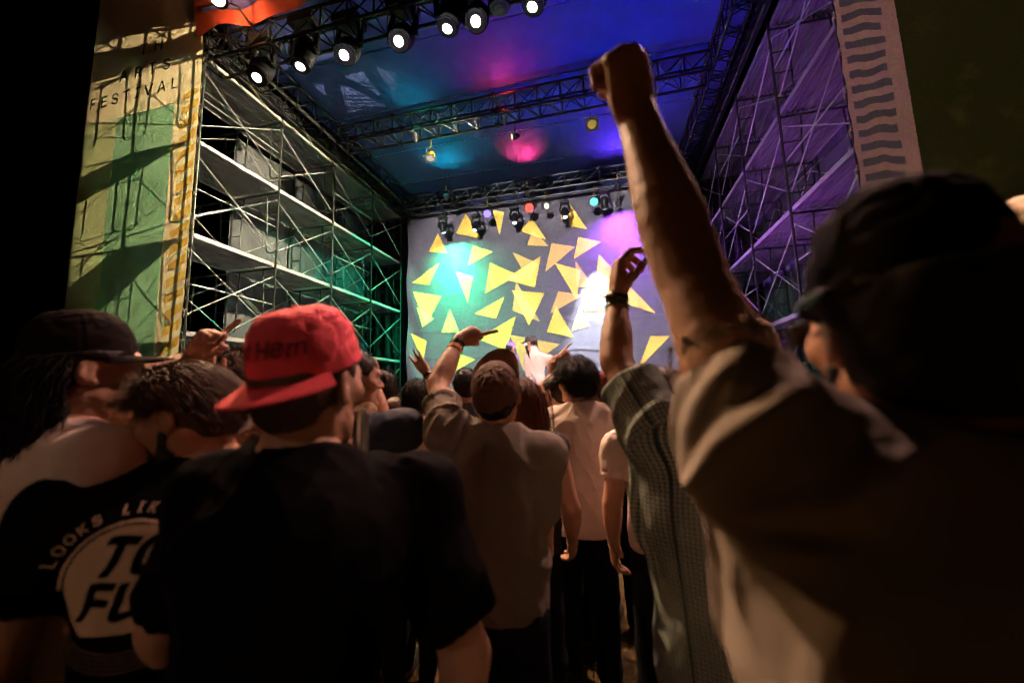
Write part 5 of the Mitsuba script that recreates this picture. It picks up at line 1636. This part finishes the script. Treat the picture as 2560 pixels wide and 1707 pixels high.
P = person('woman with long dark hair turned to the right near the far left tower leg', (-1.6152, 2.6134, 1.6787), yaw=-48, body=-20, skin='m_skin_fair', shirt='m_top_dark', seed=111, s=.97, hair=dict(mat='m_hair_dark', thick=.012, n=1200, len=.30, flow='down', grav=2.2, w=.0024, seg=9), res=.012, eyes=True)
P = person('short person with brown hair in front of the woman with long dark hair', (-1.3378, 2.3421, 1.4837), yaw=-20, body=0, skin='m_skin_fair', shirt='m_top_brown', seed=121, s=.93, hair=dict(mat='m_hair_brown', thick=.014, n=1100, len=.12, flow='down', grav=1.2, w=.002, seg=6), res=.012)
P = person('man in a pale collared shirt raising a spread right hand towards the stage', (-1.1353, 2.2433, 1.5771), yaw=4, body=0, skin='m_skin_fair', shirt='m_shirt_pale', seed=131, s=.98,
           shR=(-1.0131, 2.2757, 1.3923), R=dict(elbow=(-1.0571, 2.4085, 1.5652), wrist=(-1.1840, 2.4556, 1.7670), fwd=way((-1.1840, 2.4556, 1.7670), (-1.2751, 2.4598, 1.8859)), pal=(.2, .95, .1), pose='spread', res=.004), hair=dict(mat='m_hair_black', thick=.013, n=900, len=.03, flow='out', curl=.004, w=.0018), res=.011, fold=.011, sleeve=.8)
band(P, 'R', .03, .031, .012, 'm_watch', 'wristband', 'thin dark bracelet')
P = person('man with short black hair just left of the brown cap', (-1.0277, 2.8058, 1.6703), yaw=6, body=0, skin='m_skin_tan', shirt='m_top_dark', seed=141, s=1.0, hair=dict(mat='m_hair_black', thick=.012, n=700, len=.02, flow='out', w=.0018), res=.012)
P = person('woman with light brown hair low between the raised arm and the brown cap', (-1.2822, 3.1263, 1.5303), yaw=-10, body=0, skin='m_skin_fair', shirt='m_top_brown', seed=151, s=.93, hair=dict(mat='m_hair_blond', thick=.012, n=1100, len=.22, flow='down', grav=2, w=.0026, seg=8), res=.012)
P = person('person with glasses raising a bare left arm across the performer', (-0.3639, 2.8163, 1.6071), yaw=60, body=-10, skin='m_skin_fair', shirt='m_top_dark', seed=161, s=.96,
           shL=(-0.5559, 2.7193, 1.3663), L=dict(elbow=(-0.5567, 2.8414, 1.5402), wrist=(-0.3950, 2.9583, 1.7322), fwd=way((-0.3950, 2.9583, 1.7322), (-0.3969, 2.9636, 1.8473)), pal=(.5, .8, .2), pose='relax', res=.004), hair=dict(mat='m_hair_dark', thick=.010, n=600, len=.03, flow='back'), res=.011, sleeve=.3, eyes=True)
put(P['key'], 'glasses', cat([tube([HP(P, .034 * q + .024 * math.cos(b), .110, .004 + .02 * math.sin(b)) for b in np.linspace(0, 2 * PI, 16)], .0018, 5) for q in (-1, 1)] + [tube([HP(P, q * .058, .108, .006), HP(P, q * .083, -.01, .006)], .0018, 5) for q in (-1, 1)]), 'm_chrome', 60)
P = person('person behind the curly haired man pointing a finger up to the right', (-0.2683, 3.4640, 1.5820), yaw=0, body=0, skin='m_skin_fair', shirt='m_top_dark', seed=171, s=1.0,
           R=dict(elbow=(-0.2538, 3.5597, 1.6686), wrist=(-0.4149, 3.5943, 1.9036), fwd=way((-0.4149, 3.5943, 1.9036), (-0.3322, 3.6043, 1.9775)), pal=(.3, .9, -.3), pose='point', res=.004), hair=dict(mat='m_hair_dark', thick=.010), res=.012)
P = person('clean shaven person facing right beyond the curly haired man', (-0.1366, 3.0754, 1.6229), yaw=-65, body=-20, skin='m_skin_tan', shirt='m_top_dark', seed=181, s=.98, hair=dict(mat='m_hair_dark', thick=.006), res=.012, eyes=True)
P = person('person in a maroon cap beside the raised arm with the watch', (-0.0214, 3.0019, 1.6019), yaw=20, body=0, skin='m_skin_brown', shirt='m_top_dark', seed=191, s=1.0, cap=dict(mat='m_cap_maroon', tilt=4), hair=dict(mat='m_hair_black', thick=.006), res=.012)
P = person('person with dark hair partly hidden behind the red cap', (-2.0378, 1.8284, 1.7638), yaw=10, body=0, skin='m_skin_fair', shirt='m_top_dark', seed=201, s=1.0, hair=dict(mat='m_hair_brown', thick=.014, n=900, len=.04, flow='out', w=.002), res=.012)
P = person('ruddy person in a dark red cap just behind the bearded man', (-1.3482, 1.1938, 1.5307), yaw=-38, body=0, skin='m_skin_fair', shirt='m_top_dark', seed=211, s=.94, cap=dict(mat='m_cap_maroon', tilt=2), hair=dict(mat='m_hair_dark', thick=.006), res=.012, eyes=True,
           L=dict(elbow=(-1.5853, 1.2895, 1.5567), wrist=(-1.6501, 1.3615, 1.6805), fwd=way((-1.6501, 1.3615, 1.6805), (-1.6595, 1.3503, 1.7494)), pal=(.3, .9, .1), pose='open', res=.004))
P = person('woman with streaked hair stretching an arm out with a raised finger', (-1.4259, 0.8898, 1.5750), yaw=-25, body=-12, skin='m_skin_fair', shirt='m_top_dark', seed=221, s=.94,
           shR=(-1.3896, 0.9452, 1.5340), R=dict(elbow=(-1.2905, 0.8475, 1.6693), wrist=(-1.2824, 0.9828, 1.7582), fwd=way((-1.2824, 0.9828, 1.7582), (-1.2539, 1.0026, 1.8171)), pal=(.45, -.2, -.75), pose='point', res=.0035), hair=dict(mat='m_hair_blond', thick=.012, n=1500, len=.10, flow='side', sx=1, grav=.8, w=.0018, seg=6), res=.011, sleeve=.45)
P = person('person in a pale cap seen behind the taupe sleeve', (0.4685, 1.4486, 1.6935), yaw=-50, body=0, skin='m_skin_fair', shirt='m_top_dark', seed=231, s=1.0, cap=dict(mat='m_cap_pale', tilt=2, out=.05), hair=dict(mat='m_hair_dark', thick=.006), res=.012, eyes=True)
P = person('tall person in a pale hat at the right edge of the frame', (0.9256, 1.0786, 1.8674), yaw=0, body=0, skin='m_skin_fair', shirt='m_top_dark', seed=241, s=1.0, cap=dict(mat='m_cap_pale', tilt=6), hair=dict(mat='m_hair_dark', thick=.006), res=.012)
P = person('person with a tanned face at the right edge behind the black cap', (1.2306, 1.4823, 1.6317), yaw=30, body=0, skin='m_skin_tan', shirt='m_top_brown', seed=251, s=1.0, hair=dict(mat='m_hair_dark', thick=.010), res=.012, eyes=True)

# ------------------------------------------------------------------ on stage
P = person('performer in a white t-shirt and dark cap singing into a microphone', (-1.1810, 6.3010, 2.3951), yaw=80, pitch=-4, body=112, floor=STAGE_Z, skin='m_skin_tan', shirt='m_tee_white', seed=261, s=1.02, build=1.06, baggy=1.1, group='people on stage',
           shR=(-1.1395, 6.5126, 2.1995), shL=(-0.8998, 6.3319, 2.1146),
           R=dict(elbow=(-1.2610, 6.3010, 2.0116), wrist=(-1.1710, 6.1436, 2.1906), fwd=way((-1.1710, 6.1436, 2.1906), (-1.2136, 6.1176, 2.3121)), pal=(.1, .95, 0), pose='grip', res=.0045),
           L=dict(elbow=(-0.7989, 6.3545, 1.8078), wrist=(-0.8444, 6.2309, 1.5613), fwd=(-.2, -.2, -1), pal=(0, 1, 0), pose='relax'),
           cap=dict(mat='m_cap_grey', tilt=2, out=.078, droop=.3, hh=.105), hair=dict(mat='m_hair_black', thick=.002, low=-.02), res=.011, sleeve=.66, fold=.012, eyes=True, name='performer')
m0, m1 = np.array((-1.2355, 6.1372, 2.3604)), np.array((-1.1835, 6.1090, 2.1947))
k = thing('microphone', 'black handheld microphone with a pale ball grille held by the performer', 'microphone')
put(k, 'handle', tube([m0 + (m1 - m0) * .15, m1 + (m1 - m0) * .35], [.020, .013], 14), 'm_black_plastic')
b = trimesh.creation.icosphere(3, .029)
put(k, 'grille', (np.asarray(b.vertices) + m0, np.asarray(b.faces)), 'm_white_case', True)
pts = [np.array((-1.0858, 6.3989, 2.3740)) , np.array((-1.0547, 6.2743, 2.2738)), np.array((-1.0844, 6.1978, 2.1715)), np.array((-1.1266, 6.1659, 2.1006)), np.array((-1.1430, 6.1631, 2.1715)), np.array((-1.1737, 6.2055, 2.2670))]
put(P['key'], 'neck_chain', tube(pts, .006, 6), 'm_cable', 60)
P = person('stage hand in a purple cap bending over the equipment table', (-1.7689, 7.2963, 2.4321), yaw=-30, pitch=-26, body=-30, floor=STAGE_Z, skin='m_skin_tan', shirt='m_cap_purple', seed=271, s=.98, group='people on stage', lean=(.18, .05),
           cap=dict(mat='m_cap_purple', tilt=2, out=.07), hair=dict(mat='m_hair_black', thick=.004), res=.012)

k = thing('drink_can', 'silver top of a drink can by the shoulder of the broad man', 'can')
c0 = np.array((-0.5455, 0.7730, 1.5317))
put(k, 'can', lathe([(.0001, -.06), (.026, -.06), (.031, -.05), (.031, .045), (.026, .055), (.0265, .058), (.024, .058), (.0235, .053), (.0001, .053)], 30, c0), 'm_chrome', 40)

# ------------------------------------------------------------------ the round print on the black t-shirt
def flat_text(text, h, bold=True):
    m = meshkit.text_mesh(text, h, .002, bold)
    v, f = np.asarray(m.vertices), np.asarray(m.faces)
    top = f[np.all(v[f][:, :, 2] > .001, 1)]
    return unary_union([Polygon(v[t][:, :2]).buffer(1e-6) for t in top])


def wavy(g, amp, freq, shear):
    return shapely.transform(g.segmentize(.004), lambda p: np.stack([p[:, 0] + shear * p[:, 1] + amp * np.sin(p[:, 1] * freq), p[:, 1] + amp * .7 * np.sin(p[:, 0] * freq)], 1))


def print_on(P, shirt_key, polys, mats, ctr, tang, normal_dir):
    """Lays flat shapes on the cloth's surface: u along tang, v up."""
    v0, f0, _, _, _ = meshkit.WRITTEN[scene[shirt_key]['filename']]
    n0 = normals(v0.astype(float), f0)
    nd = unit(normal_dir)
    tu = unit(np.asarray(tang, float) - nd * (np.asarray(tang, float) @ nd))
    tv = np.cross(nd, tu)
    if tv[2] < 0:
        tv = -tv
    okv = (n0 @ nd) > .15
    uvv = np.stack([(v0[okv] - ctr) @ tu, (v0[okv] - ctr) @ tv], 1)
    dep = (v0[okv] - ctr) @ nd
    tree = cKDTree(uvv)
    for (name, poly, lift, lab), m in zip(polys, mats):
        out = []
        for g in getattr(poly, 'geoms', [poly]):
            if g.area < 2e-6:
                continue
            vv, ff = trimesh.creation.triangulate_polygon(g, engine='earcut')
            vv, ff = trimesh.remesh.subdivide_to_size(np.column_stack([vv, np.zeros(len(vv))]), ff, .012)
            d_, i_ = tree.query(vv[:, :2], k=10)
            outer = dep[i_] > dep[i_].max(1, keepdims=True) - .012      # the layer of cloth that lies outermost
            w = outer / (d_ + 1e-4)
            z = (dep[i_] * w).sum(1) / w.sum(1)
            p = ctr + vv[:, :1] * tu + vv[:, 1:2] * tv + (z + lift)[:, None] * nd
            nn = np.cross(p[ff[:, 1]] - p[ff[:, 0]], p[ff[:, 2]] - p[ff[:, 0]]).sum(0)
            out.append((p, ff if nn @ nd > 0 else ff[:, ::-1]))
        for o in ([cat(out)] if name != 'print_letter' else out):
            put(P['key'], name, o, m, True, label=lab)


Rr = .106
disc = Point(0, 0).buffer(Rr, 48)
ring = Point(0, 0).buffer(Rr + .010, 48).difference(Point(0, 0).buffer(Rr + .004, 48))
body_cut = sbox(-.3, -.082, .3, .3)
tx = unary_union([affinity.translate(wavy(flat_text('TO', 0.062), .003, 80, .45), -.062, .022), affinity.translate(wavy(flat_text('FUC', 0.062), .003, 80, .45), -.084, -.056)])
disc2 = disc.intersection(body_cut).difference(tx.buffer(.002))
ring2 = ring.intersection(sbox(-.3, .0, .3, .3))
arc = []
for i, ch in enumerate('LOOKS LIKE'):
    if ch == ' ':
        continue
    g = flat_text(ch, .018)
    b = g.bounds
    an = math.radians(158 - i * 9.6)
    g = affinity.translate(g, -(b[0] + b[2]) / 2, 0)
    g = affinity.rotate(g, math.degrees(an) - 90, origin=(0, 0))
    arc.append(affinity.translate(g, (Rr + .021) * math.cos(an), (Rr + .021) * math.sin(an)))
bands = unary_union([Point(0, -.10).buffer(1, 4).intersection(affinity.scale(Point(0, -.02).buffer(.134 + .011 * i, 48), 1, .72)).difference(affinity.scale(Point(0, -.02).buffer(.129 + .011 * i, 48), 1, .72)).intersection(sbox(-.3, -.3, .3, -.085)) for i in range(5)])
ctr = np.array([-0.9090, 0.5940, 1.2760])
nd = -BM['Rb'][:, 1]
view = unit(np.array([0, 0, 1.62]) - ctr)
nd = unit([.46, -.89, .02])
print_on(BM, BM['key'] + '__shirt', [('print', unary_union([disc2, ring2]), .003, 'round tan back print with wavy dark letters'), ('print_letter', unary_union(arc), .003, None), ('print_bands', bands, .003, None)], ['m_print', 'm_print', 'm_print_dim'], ctr, np.cross([0, 0, 1.0], nd) * 1.0, nd)
